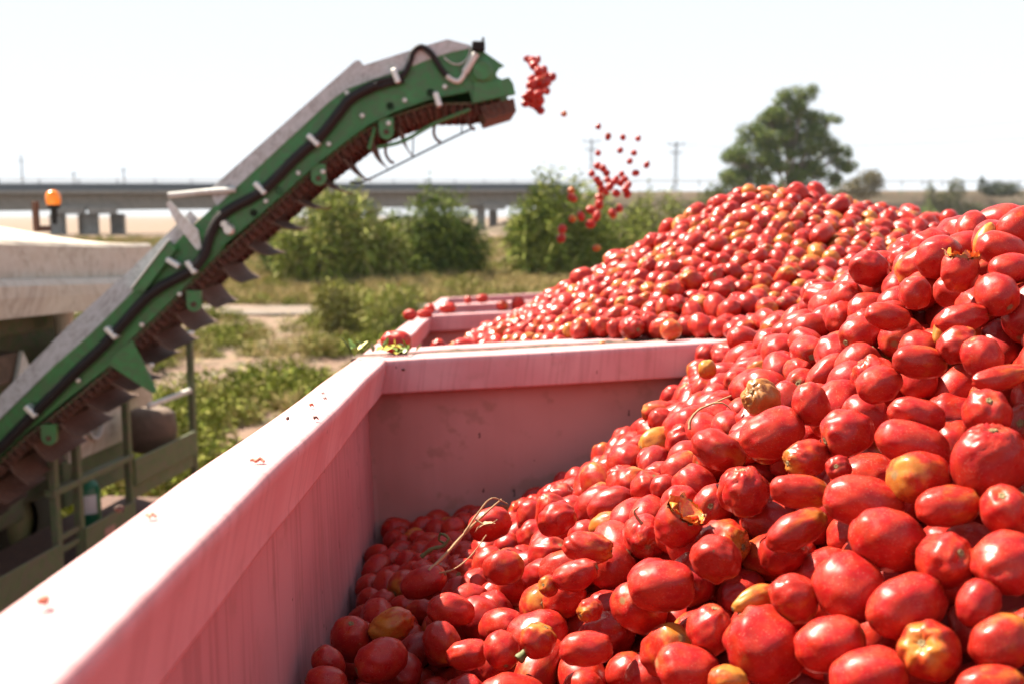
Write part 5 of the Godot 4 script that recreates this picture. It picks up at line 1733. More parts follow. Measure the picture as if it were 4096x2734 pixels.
func build_tomatoes():
	make_shapes()
	heroes()
	n_hero = tp.size()
	fill_heaps()
	settle()
	# which show largest from where the photograph was taken: a coarse picture of who is in front
	var W := 512
	var Hh := 342
	var f := 497.8
	var depth := PackedFloat32Array()
	depth.resize(W * Hh)
	depth.fill(1e9)
	var who := PackedInt32Array()
	who.resize(W * Hh)
	who.fill(-1)
	var pc := deg_to_rad(-PITCH)
	var screen: Array[Vector3] = []
	var eye := Vector3((CAM - BO).dot(EU), (CAM - BO).dot(EV), (CAM - BO).dot(EW))
	for i in tp.size():
		var q := bw(tp[i].x, tp[i].y, tp[i].z) - CAM
		var z := -q.z * cos(pc) - q.y * sin(pc)
		var y := -q.y * cos(pc) + q.z * -sin(pc) * -1.0
		y = -(q.y * cos(pc) - q.z * sin(pc) * 1.0)
		screen.append(Vector3(256.0 + q.x / z * f, 171.0 + y / z * f, z))
		if z < 0.3 or tp[i].z > 2.9:
			continue
		if tp[i].z > 0.05:
			var k := (0.0 - eye.z) / (tp[i].z - eye.z)
			if eye.y + (tp[i].y - eye.y) * k < -0.01:
				continue
		var rad := (ta[i] + tb[i]) * 0.5 / z * f
		var r2 := rad * rad
		var near := z - ta[i] * 0.5
		for yy in range(maxi(0, int(screen[i].y - rad)), mini(Hh, int(screen[i].y + rad) + 1)):
			for xx in range(maxi(0, int(screen[i].x - rad)), mini(W, int(screen[i].x + rad) + 1)):
				var dx := xx - screen[i].x
				var dy := yy - screen[i].y
				if dx * dx + dy * dy < r2 and near < depth[yy * W + xx]:
					depth[yy * W + xx] = near
					who[yy * W + xx] = i
	var seen := PackedInt32Array()
	seen.resize(tp.size())
	for k in who.size():
		if who[k] >= 0:
			seen[who[k]] += 1
	var order := []
	for i in range(n_hero, tp.size()):
		if seen[i] > 0:
			order.append(i)
	order.sort_custom(func(p, q): return seen[p] > seen[q] or (seen[p] == seen[q] and p < q))
	var chosen := []
	for i in n_hero:
		chosen.append(i)
	for k in mini(order.size(), 222 - n_hero):
		chosen.append(order[k])
	var single := {}
	for i in chosen:
		single[i] = true
	# labels by what sets each apart: its look, then which marked tomato it lies next to
	var taken := {}
	var group := "tomatoes lying on the near heap"
	var scar := scar_mesh()
	for i in chosen:
		var label := tname[i]
		if label == "":
			label = describe(i, screen, taken)
		var ms: Array = shape_mesh[tshape[i]]
		var mat: Material = M["tomato_%d_%d" % [ttex[i], ttint[i]]]
		if tshape[i] == "rotten":
			mat = M.rot
		var o := put("tomato", ms[i % ms.size()], mat, null, place(i))
		tag(o, label, "tomato", group)
		if i < n_hero or i % 3 != 0:
			var hollow: float = {"plum": 0.06, "round": 0.115, "lobed": 0.12, "pear": 0.04, "wrinkled": 0.12, "ribbed": 0.26, "huge": 0.18, "rotten": 0.16}[tshape[i]]
			var s := 0.85 + 0.4 * fmod(i * 0.37, 1.0)
			put("stem_scar", scar, M.scar, o, Transform3D(Basis.from_scale(Vector3(s, 1.0, s)), Vector3(0, base_ratio(tshape[i]) - hollow, 0)))
	# all the others of the three heaps, too many to lift out one by one
	var kinds := {}
	for i in range(n_hero, tp.size()):
		if single.has(i):
			continue
		var ms: Array = shape_mesh[tshape[i]]
		var key := [tshape[i], i % ms.size(), ttex[i]]
		if not kinds.has(key):
			kinds[key] = []
		kinds[key].append(i)
	var heap_node := Node3D.new()
	heap_node.name = "tomato_heap"
	heap_node.set_meta("kind", "stuff")
	add_child(heap_node)
	# the mass of fruit below the layers that are modelled one by one
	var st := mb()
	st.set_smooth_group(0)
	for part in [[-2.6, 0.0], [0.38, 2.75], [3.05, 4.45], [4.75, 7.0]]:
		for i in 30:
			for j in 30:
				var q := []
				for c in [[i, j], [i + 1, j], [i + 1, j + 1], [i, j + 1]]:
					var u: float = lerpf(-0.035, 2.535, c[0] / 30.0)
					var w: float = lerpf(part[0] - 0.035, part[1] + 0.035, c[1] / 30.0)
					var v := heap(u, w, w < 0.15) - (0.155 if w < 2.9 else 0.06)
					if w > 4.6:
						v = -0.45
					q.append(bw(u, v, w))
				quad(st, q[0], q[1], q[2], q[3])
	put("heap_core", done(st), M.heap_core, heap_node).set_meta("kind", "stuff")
	for key in kinds:
		var list: Array = kinds[key]
		var mm := MultiMesh.new()
		mm.transform_format = MultiMesh.TRANSFORM_3D
		mm.use_colors = true
		mm.mesh = shape_mesh[key[0]][key[1]]
		mm.instance_count = list.size()
		for k in list.size():
			var i: int = list[k]
			mm.set_instance_transform(k, place(i))
			var v := 0.80 + 0.20 * fmod(i * 0.7548, 1.0)
			mm.set_instance_color(k, Color(v, v * (0.85 + 0.15 * fmod(i * 0.5698, 1.0)), v * (0.88 + 0.12 * fmod(i * 0.31, 1.0))))
		var mi := MultiMeshInstance3D.new()
		mi.name = "heaped_tomatoes"
		mi.multimesh = mm
		mi.material_override = M["tomato_%d_many" % key[2]]
		mi.set_meta("kind", "stuff")
		heap_node.add_child(mi, true)

func scar_mesh() -> ArrayMesh:
	var st := mb()
	lathe(st, [Vector2(0, 0.012), Vector2(0.035, 0.006), Vector2(0.06, 0.02), Vector2(0.095, 0.034), Vector2(0.125, 0.022), Vector2(0.14, -0.02)], 12, Transform3D(), 0)
	for k in 5:
		var a := TAU_ * k / 5.0 + 0.3
		var d := Vector3(cos(a), 0, sin(a))
		var s := Vector3(-sin(a), 0, cos(a)) * 0.03
		tri(st, d * 0.10 + s + Vector3(0, 0.03, 0), d * 0.20 + Vector3(0, 0.012, 0), d * 0.10 - s + Vector3(0, 0.03, 0))
	return done(st)

func short_name(label: String) -> String:
	# the first words of a marked tomato's label, up to its noun
	var at := label.find("tomato")
	var s := label.substr(0, at + 6)
	return s

func describe(i: int, screen: Array[Vector3], taken: Dictionary) -> String:
	var len_ := tb[i] * 2.0
	var size := "small" if ta[i] < 0.0235 else ("large" if ta[i] > 0.0285 else "mid sized")
	var col: String = [["deep red", "plain red", "red", "bright red"], ["brownish orange", "orange red", "orange shouldered red", "orange flushed red"], ["orange", "yellow orange", "pale orange", "pale yellowish"]][ttex[i]][ttint[i]]
	var shape: String = {"plum": "oval", "round": "round", "lobed": "ribbed oval", "pear": "pear shaped", "wrinkled": "wrinkled", "ribbed": "ribbed", "huge": "big", "rotten": "rotten"}[tshape[i]]
	if tshape[i] == "plum" and tb[i] / ta[i] > 1.38:
		shape = "long oval"
	var by := []
	for q in n_hero:
		by.append([Vector2(screen[q].x - screen[i].x, screen[q].y - screen[i].y).length(), q])
	by.sort_custom(func(p, q): return p[0] < q[0])
	var dirs := ["right of", "lower right of", "straight below", "lower left of", "left of", "upper left of", "straight above", "upper right of"]
	for rank in ["", "a little way ", "farther "]:
		for k in 5:
			var q: int = by[k][1]
			var d := Vector2(screen[i].x - screen[q].x, screen[i].y - screen[q].y)
			var sector := int(round(d.angle() / (PI / 4.0)) + 8) % 8
			var ref := short_name(tname[q])
			var label := "%s %s %s tomato %s%s the %s" % [size, col, shape, rank, dirs[sector], ref]
			if label.split(" ").size() > 16:
				label = "%s %s tomato %s%s the %s" % [col, shape, rank, dirs[sector], ref]
			if label.split(" ").size() <= 16 and not taken.has(label):
				taken[label] = true
				return label
	return "%s %s %s tomato on the near heap" % [size, col, shape]

# ======================================================================= small things
func loose(p: Vector3, a: float, b: float, axis: Vector3, shape: String, t: int, tint: int, label: String, group := ""):
	var ms: Array = shape_mesh[shape]
	var k := int(absf(p.x * 977.0 + p.y * 331.0)) % ms.size()
	var bs := turn_to(axis.normalized(), p.x * 40.0)
	if bs.determinant() < 0.0:
		bs.z = -bs.z
	var o := put("tomato", ms[k], M["tomato_%d_%d" % [t, tint]], null, Transform3D(Basis(bs.x * a, bs.y * b / base_ratio(shape), bs.z * a), p))
	tag(o, label, "tomato", group)
	return o

func falling(p: Vector3, a: float, b: float, deg: float, t: int, tint: int, label: String):
	var r := deg_to_rad(deg)
	var shape := "plum" if b > a * 1.12 else "round"
	loose(p, a, b, Vector3(cos(r), sin(r), 0.4 * sin(deg * 3.1)), shape, t, tint, label, "tomatoes falling from the conveyor")

func fall_of_tomatoes():
	falling(Vector3(0.317, 3.466, -6.199), 0.018, 0.020, 0, 2, 0, "yellow orange tomato falling, leftmost of those scattered highest")
	falling(Vector3(0.532, 3.396, -6.260), 0.018, 0.020, 85, 0, 0, "dark red tomato falling, second from the left of those scattered highest")
	falling(Vector3(0.575, 3.319, -6.065), 0.018, 0.023, 80, 1, 0, "orange red tomato falling, third from the left of those scattered highest")
	falling(Vector3(0.674, 3.323, -6.163), 0.018, 0.020, 110, 0, 1, "red tomato falling, fourth from the left of those scattered highest")
	falling(Vector3(0.788, 3.329, -6.333), 0.018, 0.020, 70, 0, 1, "red tomato falling, fifth from the left of those scattered highest")
	falling(Vector3(0.539, 3.238, -6.323), 0.018, 0.020, 60, 0, 1, "red tomato falling, leftmost of those scattered midway")
	falling(Vector3(0.639, 3.233, -5.981), 0.018, 0.020, 30, 0, 0, "dark red tomato falling, second from the left of those scattered midway")
	falling(Vector3(0.692, 3.167, -5.939), 0.018, 0.020, 40, 0, 1, "red tomato falling, third from the left of those scattered midway")
	falling(Vector3(0.725, 3.220, -6.015), 0.018, 0.020, -20, 0, 1, "red tomato falling, fourth from the left of those scattered midway")
	falling(Vector3(0.726, 3.098, -5.921), 0.020, 0.024, 10, 0, 1, "red tomato falling, fifth from the left of those scattered midway")
	falling(Vector3(0.815, 3.157, -6.111), 0.018, 0.024, 70, 0, 0, "dark red tomato falling, sixth from the left of those scattered midway")
	falling(Vector3(0.491, 3.107, -6.209), 0.022, 0.022, 40, 0, 2, "red tomato falling, leftmost atop the cluster over the cane")
	falling(Vector3(0.498, 3.061, -5.914), 0.021, 0.022, 20, 0, 2, "red tomato falling, second from the left atop the cluster over the cane")
	falling(Vector3(0.526, 3.153, -6.203), 0.024, 0.024, 30, 0, 2, "red tomato falling, third from the left atop the cluster over the cane")
	falling(Vector3(0.544, 3.131, -6.035), 0.022, 0.023, 60, 0, 1, "red tomato falling, fourth from the left atop the cluster over the cane")
	falling(Vector3(0.578, 3.108, -6.171), 0.022, 0.023, -30, 0, 0, "dark red tomato falling, fifth from the left atop the cluster over the cane")
	falling(Vector3(0.582, 3.067, -6.152), 0.022, 0.022, 50, 0, 3, "bright red tomato falling, sixth from the left atop the cluster over the cane")
	falling(Vector3(0.632, 3.068, -6.099), 0.018, 0.023, 80, 0, 1, "red tomato falling, seventh from the left atop the cluster over the cane")
	falling(Vector3(0.664, 3.100, -6.111), 0.018, 0.020, 70, 0, 1, "red tomato falling, eighth from the left atop the cluster over the cane")
	falling(Vector3(0.670, 3.064, -5.973), 0.020, 0.022, -20, 0, 2, "red tomato falling, ninth from the left atop the cluster over the cane")
	falling(Vector3(0.373, 3.008, -6.329), 0.021, 0.022, 40, 2, 2, "pale yellow tomato falling, leftmost in the middle of the cluster over the cane")
	falling(Vector3(0.523, 3.040, -6.015), 0.021, 0.025, -10, 0, 1, "red tomato falling, second from the left in the middle of the cluster over the cane")
	falling(Vector3(0.555, 3.011, -6.204), 0.024, 0.027, 10, 0, 3, "red tomato falling, third from the left in the middle of the cluster over the cane")
	falling(Vector3(0.587, 3.023, -6.024), 0.023, 0.026, 60, 0, 2, "red tomato falling, fourth from the left in the middle of the cluster over the cane")
	falling(Vector3(0.619, 3.053, -6.086), 0.022, 0.022, 20, 0, 2, "red tomato falling, fifth from the left in the middle of the cluster over the cane")
	falling(Vector3(0.662, 3.047, -6.143), 0.022, 0.023, 20, 0, 3, "red tomato falling, sixth from the left in the middle of the cluster over the cane")
	falling(Vector3(0.681, 3.006, -6.032), 0.023, 0.024, 0, 0, 2, "red tomato falling, seventh from the left in the middle of the cluster over the cane")
	falling(Vector3(0.722, 3.038, -6.246), 0.021, 0.024, 70, 0, 1, "red tomato falling, eighth from the left in the middle of the cluster over the cane")
	falling(Vector3(0.371, 2.959, -6.189), 0.024, 0.035, -30, 1, 1, "orange red tomato falling, leftmost at the foot of the cluster over the cane")
	falling(Vector3(0.548, 2.962, -6.291), 0.027, 0.027, 60, 1, 2, "orange tomato falling, second from the left at the foot of the cluster over the cane")
	falling(Vector3(0.591, 2.995, -6.310), 0.021, 0.021, 0, 0, 1, "red tomato falling, third from the left at the foot of the cluster over the cane")
	falling(Vector3(0.622, 2.983, -5.992), 0.024, 0.026, -30, 0, 2, "red tomato falling, fourth from the left at the foot of the cluster over the cane")
	falling(Vector3(0.696, 2.978, -6.065), 0.023, 0.026, 40, 0, 1, "red tomato falling, fifth from the left at the foot of the cluster over the cane")
	falling(Vector3(0.415, 2.847, -6.036), 0.024, 0.032, -75, 0, 2, "red tomato falling, leftmost of the loose group below the cluster")
	falling(Vector3(0.479, 2.884, -6.048), 0.026, 0.032, -20, 0, 3, "bright red tomato falling, second from the left of the loose group below the cluster")
	falling(Vector3(0.500, 2.847, -5.917), 0.023, 0.034, 70, 0, 2, "red tomato falling, third from the left of the loose group below the cluster")
	falling(Vector3(0.543, 2.918, -6.260), 0.027, 0.033, 75, 0, 2, "red tomato falling, fourth from the left of the loose group below the cluster")
	falling(Vector3(0.615, 2.861, -6.125), 0.025, 0.032, -70, 1, 3, "orange red tomato falling, fifth from the left of the loose group below the cluster")
	falling(Vector3(0.659, 2.893, -6.172), 0.025, 0.026, 30, 0, 1, "red tomato falling, sixth from the left of the loose group below the cluster")
	falling(Vector3(0.295, 2.719, -5.979), 0.026, 0.031, 60, 1, 0, "orange red tomato falling, leftmost of the lowest group just above the heap")
	falling(Vector3(0.305, 2.772, -6.075), 0.026, 0.029, 80, 0, 3, "bright red tomato falling, second from the left of the lowest group just above the heap")
	falling(Vector3(0.359, 2.833, -5.974), 0.023, 0.023, 20, 2, 2, "pale yellow tomato falling, third from the left of the lowest group just above the heap")
	falling(Vector3(0.474, 2.801, -6.051), 0.026, 0.032, 10, 0, 3, "bright red tomato falling, fourth from the left of the lowest group just above the heap")
	falling(Vector3(0.507, 2.659, -5.982), 0.020, 0.026, 10, 2, 2, "pale yellow tomato falling, fifth from the left of the lowest group just above the heap")
	falling(Vector3(0.095, 3.803, -6.270), 0.021, 0.026, 10, 0, 0, "dark red tomato falling, leftmost at the top of the conveyor clump")
	falling(Vector3(0.122, 3.757, -6.061), 0.028, 0.030, 40, 0, 2, "red tomato falling, second from the left at the top of the conveyor clump")
	falling(Vector3(0.132, 3.727, -6.028), 0.028, 0.028, 20, 0, 3, "bright red tomato falling, third from the left at the top of the conveyor clump")
	falling(Vector3(0.154, 3.776, -6.124), 0.020, 0.023, 70, 0, 1, "red tomato falling, fourth from the left at the top of the conveyor clump")
	falling(Vector3(0.156, 3.687, -5.983), 0.027, 0.030, 60, 0, 2, "red tomato falling, fifth from the left at the top of the conveyor clump")
	falling(Vector3(0.178, 3.694, -6.216), 0.026, 0.031, 10, 0, 2, "red tomato falling, sixth from the left at the top of the conveyor clump")
	falling(Vector3(0.189, 3.711, -6.083), 0.025, 0.025, 0, 0, 1, "red tomato falling, seventh from the left at the top of the conveyor clump")
	falling(Vector3(0.213, 3.686, -6.195), 0.026, 0.028, 30, 0, 1, "red tomato falling, eighth from the left at the top of the conveyor clump")
	falling(Vector3(0.244, 3.685, -6.188), 0.026, 0.026, 80, 0, 0, "dark red tomato falling, ninth from the left at the top of the conveyor clump")
	falling(Vector3(0.112, 3.614, -6.024), 0.028, 0.030, 40, 0, 2, "red tomato falling, leftmost in the middle of the conveyor clump")
	falling(Vector3(0.124, 3.665, -6.151), 0.028, 0.031, -20, 0, 1, "red tomato falling, second from the left in the middle of the conveyor clump")
	falling(Vector3(0.151, 3.613, -6.172), 0.028, 0.034, -30, 0, 2, "red tomato falling, third from the left in the middle of the conveyor clump")
	falling(Vector3(0.164, 3.644, -6.104), 0.031, 0.036, 20, 1, 1, "orange red tomato falling, fourth from the left in the middle of the conveyor clump")
	falling(Vector3(0.185, 3.600, -6.109), 0.028, 0.031, 15, 1, 2, "orange red tomato falling, fifth from the left in the middle of the conveyor clump")
	falling(Vector3(0.208, 3.630, -6.030), 0.025, 0.030, 50, 0, 1, "red tomato falling, sixth from the left in the middle of the conveyor clump")
	falling(Vector3(0.205, 3.572, -5.961), 0.020, 0.022, 70, 0, 1, "red tomato falling, seventh from the left in the middle of the conveyor clump")
	falling(Vector3(0.085, 3.536, -6.269), 0.024, 0.029, 20, 0, 0, "dark red tomato falling, leftmost at the tail of the conveyor clump")
	falling(Vector3(0.088, 3.558, -6.131), 0.026, 0.031, -10, 0, 3, "bright red tomato falling, second from the left at the tail of the conveyor clump")
	falling(Vector3(0.117, 3.568, -6.007), 0.028, 0.030, 0, 0, 2, "red tomato falling, third from the left at the tail of the conveyor clump")
	falling(Vector3(0.124, 3.542, -6.125), 0.028, 0.031, 60, 0, 1, "red tomato falling, fourth from the left at the tail of the conveyor clump")
	falling(Vector3(0.126, 3.524, -6.194), 0.026, 0.029, 10, 0, 2, "red tomato falling, fifth from the left at the tail of the conveyor clump")
	falling(Vector3(0.158, 3.512, -6.226), 0.029, 0.031, 70, 0, 1, "red tomato falling, sixth from the left at the tail of the conveyor clump")
	falling(Vector3(0.156, 3.554, -5.971), 0.027, 0.032, 30, 0, 1, "red tomato falling, seventh from the left at the tail of the conveyor clump")
	falling(Vector3(0.163, 3.526, -6.025), 0.030, 0.030, 75, 0, 2, "red tomato falling, eighth from the left at the tail of the conveyor clump")
	falling(Vector3(0.173, 3.473, -6.095), 0.023, 0.026, 30, 0, 0, "dark red tomato falling, ninth from the left at the tail of the conveyor clump")

# a burst tomato: the torn skin cup, flesh inside and ragged tongues of skin round the tear
func burst(p: Vector3, a: float, b: float, axis: Vector3, tint: int, label: String, sd: int):
	var x := axis.normalized()
	var bs := turn_to(x, sd * 1.3)
	if bs.determinant() < 0.0:
		bs.z = -bs.z
	var t := thing("burst_tomato", label, "tomato", Transform3D(bs, p), "burst tomatoes on the near heap")
	var r := RandomNumberGenerator.new()
	r.seed = sd
	var cut := 0.95
	put("skin", tomato_mesh(1.2, 3, 0.02, 0.0, 0.0, 0.07, 0.02, 0.86, sd, cut), M["tomato_0_%d" % tint], t, Transform3D(Basis.from_scale(Vector3(a, b / 1.2, a)), Vector3.ZERO))
	var st := mb()
	var ry := b * 0.62
	lathe(st, [Vector2(0, ry - b * 0.55), Vector2(a * 0.40, ry - b * 0.50), Vector2(a * 0.66, ry - b * 0.22), Vector2(a * 0.84, ry + b * 0.0), Vector2(a * 0.90, ry + b * 0.02)], 24)
	for k in 4:
		var an := TAU_ * k / 4.0
		var d := Vector3(cos(an), 0, sin(an))
		beam(st, d * a * 0.10 + Vector3(0, ry - b * 0.42, 0), d * a * 0.72 + Vector3(0, ry - b * 0.16, 0), a * 0.16, a * 0.24, a * 0.05)
	put("flesh", done(st), M.flesh, t)
	for k in 9:
		st = mb()
		st.set_smooth_group(0)
		var an := TAU_ * k / 9.0 + r.randf_range(-0.2, 0.2)
		var h := r.randf_range(0.14, 0.36) * b
		var lean := r.randf_range(-0.30, 0.35) * a
		var rows := []
		for i in 5:
			var f := i / 4.0
			var w := (0.30 - 0.20 * f + r.randf_range(-0.05, 0.05))
			var row := []
			for j in 4:
				var aa := an + w * (j / 3.0 - 0.5) * 2.0
				var rad := a * 0.86 + lean * f * f + r.randf_range(-0.03, 0.03) * a
				row.append(Vector3(cos(aa) * rad, ry - b * 0.04 + h * f + r.randf_range(-0.04, 0.04) * b, sin(aa) * rad))
			rows.append(row)
		for i in 4:
			for j in 3:
				quad(st, rows[i][j], rows[i + 1][j], rows[i + 1][j + 1], rows[i][j + 1])
		put("torn_skin", done(st), M.orange_flesh if k % 3 != 0 else M.flesh, t)

func twig(label: String, paths: Array, rads: Array, called := "vine_twig", mat := "twig"):
	var t := thing(called, label, "twig")
	for k in paths.size():
		var st := mb()
		var pts := []
		for q in paths[k]:
			pts.append(bw(q.x, q.y - 0.002, q.z))
		var s := smooth(pts, 5)
		var rr := []
		for i in s.size():
			rr.append(rads[k] * (1.0 - 0.6 * float(i) / s.size()) * (1.0 + 0.15 * sin(i * 1.9)))
		tube(st, s, rr, 7)
		put("stem" if k == 0 else "side_stem", done(st), M[mat], t)
	return t

func leaf_shape(p: Vector3, dir: Vector3, l: float, w: float, curl: float) -> ArrayMesh:
	var st := mb()
	st.set_smooth_group(0)
	var d := dir.normalized()
	var side := d.cross(Vector3(0.2, 1, 0.1)).normalized()
	var up := side.cross(d)
	var rows := []
	for i in 7:
		var f := i / 6.0
		var ww := w * (sin(PI * pow(f, 0.8)) * (1.0 + 0.25 * sin(f * 17.0)) + 0.04)
		var c := p + d * l * f + up * (l * curl * sin(f * 2.4))
		rows.append([c - side * ww + up * ww * 0.35, c, c + side * ww + up * ww * 0.35])
	for i in 6:
		for j in 2:
			quad(st, rows[i][j], rows[i][j + 1], rows[i + 1][j + 1], rows[i + 1][j])
	return done(st)

func build_small_things():
	fall_of_tomatoes()
	# tomatoes that came to rest on the bins' rims
	var g := "tomatoes left on the bins' rims"
	loose(bw(0.030, 0.030, 0.155), 0.030, 0.039, Vector3(1, -0.05, 0.25), "plum", 0, 1, "red tomato resting on the corner of the pink rims beside green leaves", g)
	loose(bw(0.725, 0.0285, 0.085), 0.0275, 0.0285, Vector3(0.3, -0.15, -1), "round", 2, 1, "yellow orange tomato sitting alone on the rim between two bins", g)
	loose(bw(-0.060, 0.026, 2.20), 0.026, 0.034, Vector3(1, 0.1, 0.3), "wrinkled", 0, 1, "squashed red tomato on the second bin's corner, the left of two", g)
	loose(bw(-0.002, 0.020, 2.42), 0.022, 0.040, Vector3(1, 0.05, 0.1), "wrinkled", 0, 3, "flattened red tomato on the second bin's corner, the right of two", g)
	loose(bw(0.005, 0.030, 2.84), 0.026, 0.030, Vector3(1, 0.3, 0.1), "round", 0, 3, "red tomato half hidden at the third bin's near corner", g)
	loose(bw(0.100, 0.030, 2.83), 0.028, 0.044, Vector3(1, 0.1, 0.2), "plum", 0, 2, "long red tomato at the third bin's near corner under an orange scrap", g)
	loose(bw(0.300, 0.030, 4.60), 0.032, 0.044, Vector3(1, 0.2, 0), "plum", 0, 1, "red tomato on the farthest rim, the larger of two", g)
	loose(bw(0.200, 0.026, 4.58), 0.026, 0.030, Vector3(0.4, 1, 0), "round", 0, 3, "red tomato on the farthest rim, the smaller of two", g)
	loose(bw(0.470, 0.036, 2.86), 0.036, 0.042, Vector3(0.2, 1, 0.2), "plum", 0, 2, "red tomato upright on the second bin's far rim next to the heap", g)
	loose(bw(0.385, 0.028, 2.84), 0.029, 0.034, Vector3(1, 0.2, 0.2), "round", 1, 1, "orange red tomato on the second bin's far rim, clear of the heap", g)
	# two burst ones
	burst(bw(0.862, 0.165, -1.135), 0.023, 0.029, EU * 0.15 + EV * 1.0 - EW * 0.1, 3, "burst tomato on the crest with ragged orange flesh standing open", 5)
	burst(bw(0.470, -0.128, -1.195), 0.028, 0.033, EU * 0.45 + EV * 0.8 - EW * 0.35, 2, "split tomato mid heap with torn orange edges round a dark hollow", 9)
	# dry vine twigs
	twig("dry tangled vine twig with a shrivelled leaf lying at the shadow's edge", [
		[Vector3(0.135, -0.285, -0.80), Vector3(0.165, -0.268, -0.76), Vector3(0.200, -0.240, -0.73), Vector3(0.235, -0.215, -0.71), Vector3(0.262, -0.196, -0.70)],
		[Vector3(0.195, -0.243, -0.735), Vector3(0.22, -0.212, -0.725), Vector3(0.245, -0.190, -0.715), Vector3(0.272, -0.205, -0.70)],
		[Vector3(0.140, -0.290, -0.80), Vector3(0.175, -0.285, -0.80), Vector3(0.205, -0.268, -0.785), Vector3(0.232, -0.240, -0.765)],
		[Vector3(0.215, -0.222, -0.728), Vector3(0.235, -0.230, -0.74), Vector3(0.252, -0.220, -0.745)]], [0.0034, 0.0022, 0.0018, 0.0016])
	var lf := put("dry_leaf", leaf_shape(bw(0.212, -0.245, -0.735), EU * 1.0 + EV * 0.25 - EW * 0.2, 0.040, 0.008, 0.25), M.dry_leaf, find_child("vine_twig", false, false))
	twig("small crooked dry twig standing up high on the slope", [
		[Vector3(0.545, -0.055, -0.93), Vector3(0.548, -0.042, -0.925), Vector3(0.562, -0.028, -0.92), Vector3(0.585, -0.020, -0.915), Vector3(0.615, -0.010, -0.91)],
		[Vector3(0.585, -0.020, -0.915), Vector3(0.600, -0.020, -0.918), Vector3(0.612, -0.030, -0.92)]], [0.0026, 0.0018])
	twig("short green stalk caught between tomatoes low on the slope", [[Vector3(0.262, -0.275, -1.225), Vector3(0.280, -0.262, -1.215), Vector3(0.300, -0.250, -1.205)]], [0.0065], "green_stalk", "stalk")
	twig("curled dark green tendril left of the dry vine twig", [
		[Vector3(0.115, -0.300, -0.66), Vector3(0.135, -0.287, -0.66), Vector3(0.155, -0.283, -0.66), Vector3(0.165, -0.270, -0.66), Vector3(0.152, -0.262, -0.655), Vector3(0.148, -0.275, -0.65), Vector3(0.162, -0.282, -0.65)]], [0.004], "green_tendril", "stalk")
	twig("pale hooked dry stem stub beside the crinkled oval tomato", [[Vector3(0.440, -0.150, -1.10), Vector3(0.433, -0.140, -1.10), Vector3(0.430, -0.132, -1.10), Vector3(0.436, -0.127, -1.10)]], [0.0025])
	# the sprig of leaves on the bin's corner
	var sp := thing("leaf_sprig", "torn green and yellow tomato leaves lying on the near bin's corner", "leaves")
	var r := RandomNumberGenerator.new()
	r.seed = 31
	for k in 26:
		var q := bw(r.randf_range(-0.085, 0.085), 0.006 + 0.012 * r.randf(), r.randf_range(0.045, 0.115))
		var d := EU * r.randf_range(-1, 1) + EV * r.randf_range(0.0, 1.1) + EW * r.randf_range(-0.8, 0.5)
		put("leaf", leaf_shape(q, d, r.randf_range(0.022, 0.05), r.randf_range(0.005, 0.010), r.randf_range(-0.3, 0.4)), [M.leaf_green, M.leaf_yellow, M.leaf_dark, M.leaf_green][k % 4], sp)
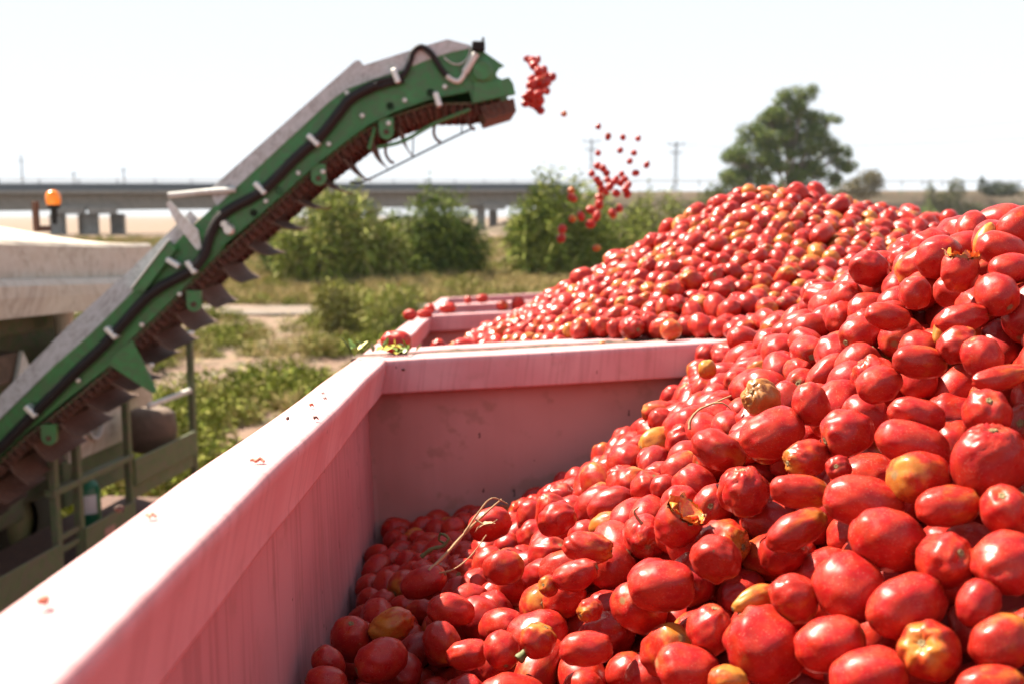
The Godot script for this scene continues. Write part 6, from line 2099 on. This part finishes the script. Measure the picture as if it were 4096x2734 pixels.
	# scraps on the rims: bits of skin, stem and dirt
	var scraps := [["curled red scrap of skin hanging over the near rim's inner edge", Vector3(-0.006, 0.004, -1.345), 0.030, 0.006, "debris_red"], ["rusty flake lying on the near rim closest to the lens", Vector3(-0.040, 0.004, -1.80), 0.020, 0.005, "debris_red"], ["dark crumb of soil at the near rim's outer edge", Vector3(-0.078, 0.006, -1.56), 0.014, 0.006, "debris_dark"], ["tan smear of dried pulp midway along the near rim", Vector3(-0.045, 0.0035, -1.58), 0.016, 0.004, "dry_leaf"],
		["dark sliver of stem at the near rim's inner lip, halfway along", Vector3(0.004, 0.004, -1.03), 0.020, 0.003, "debris_dark"], ["reddish crumb on the near rim before its far half", Vector3(-0.025, 0.004, -0.88), 0.014, 0.004, "debris_red"], ["tiny black speck alone on the near rim's middle", Vector3(-0.035, 0.004, -1.02), 0.008, 0.003, "debris_dark"], ["small brown chip on the near rim toward the far corner", Vector3(-0.015, 0.004, -0.80), 0.010, 0.003, "debris_dark"], ["thin dark splinter on the near rim just before the bend", Vector3(-0.030, 0.004, -0.72), 0.009, 0.002, "debris_dark"],
		["black crumb stuck under the edge of the far rim by the corner", Vector3(0.055, -0.028, -0.004), 0.010, 0.005, "debris_dark"], ["orange scrap of skin on the board between two bins", Vector3(0.56, -0.002, 0.17), 0.030, 0.012, "orange_flesh"], ["second orange scrap of skin, nearer the yellow tomato on the rim", Vector3(0.63, -0.002, 0.21), 0.024, 0.010, "orange_flesh"], ["orange scrap of flesh on the third bin's near corner", Vector3(0.09, 0.045, 2.98), 0.060, 0.022, "orange_flesh"], ["red smear of skin on the second bin's side rim", Vector3(-0.05, 0.004, 0.62), 0.05, 0.015, "debris_red"], ["orange smear at the second bin's inner far corner", Vector3(-0.005, -0.01, 2.70), 0.040, 0.02, "orange_flesh"], ["pale curl of dry leaf on the soil board behind the near rim", Vector3(0.28, -0.012, 0.12), 0.022, 0.006, "dry_leaf"]]
	for s in scraps:
		var st := mb()
		var q: Vector3 = bw(s[1].x, s[1].y, s[1].z)
		var n := 7
		st.set_smooth_group(0)
		var rows := []
		var turn: float = s[1].x * 30.0 + s[1].z * 7.0
		for i in n + 1:
			var f := float(i) / n - 0.5
			var along: Vector3 = EU * cos(turn) + EW * sin(turn)
			var across: Vector3 = EU * -sin(turn) + EW * cos(turn)
			var wd: float = 0.75 * s[3] * (1.0 - 3.2 * f * f) * (0.8 + 0.4 * absf(sin(i * 2.3 + turn)))
			var c: Vector3 = q + along * s[2] * 0.55 * f + EV * (0.0015 * sin(i * 1.7 + turn) + 0.0015) + across * s[2] * 0.5 * f * f
			rows.append([c - across * wd, c + EV * wd * 0.5, c + across * wd, c - EV * 0.002])
		for i in n:
			for j in 4:
				quad(st, rows[i][j], rows[i + 1][j], rows[i + 1][(j + 1) % 4], rows[i][(j + 1) % 4])
		tag(put("scrap", done(st), M[s[4]]), s[0], "scrap", "scraps on the bins' rims")
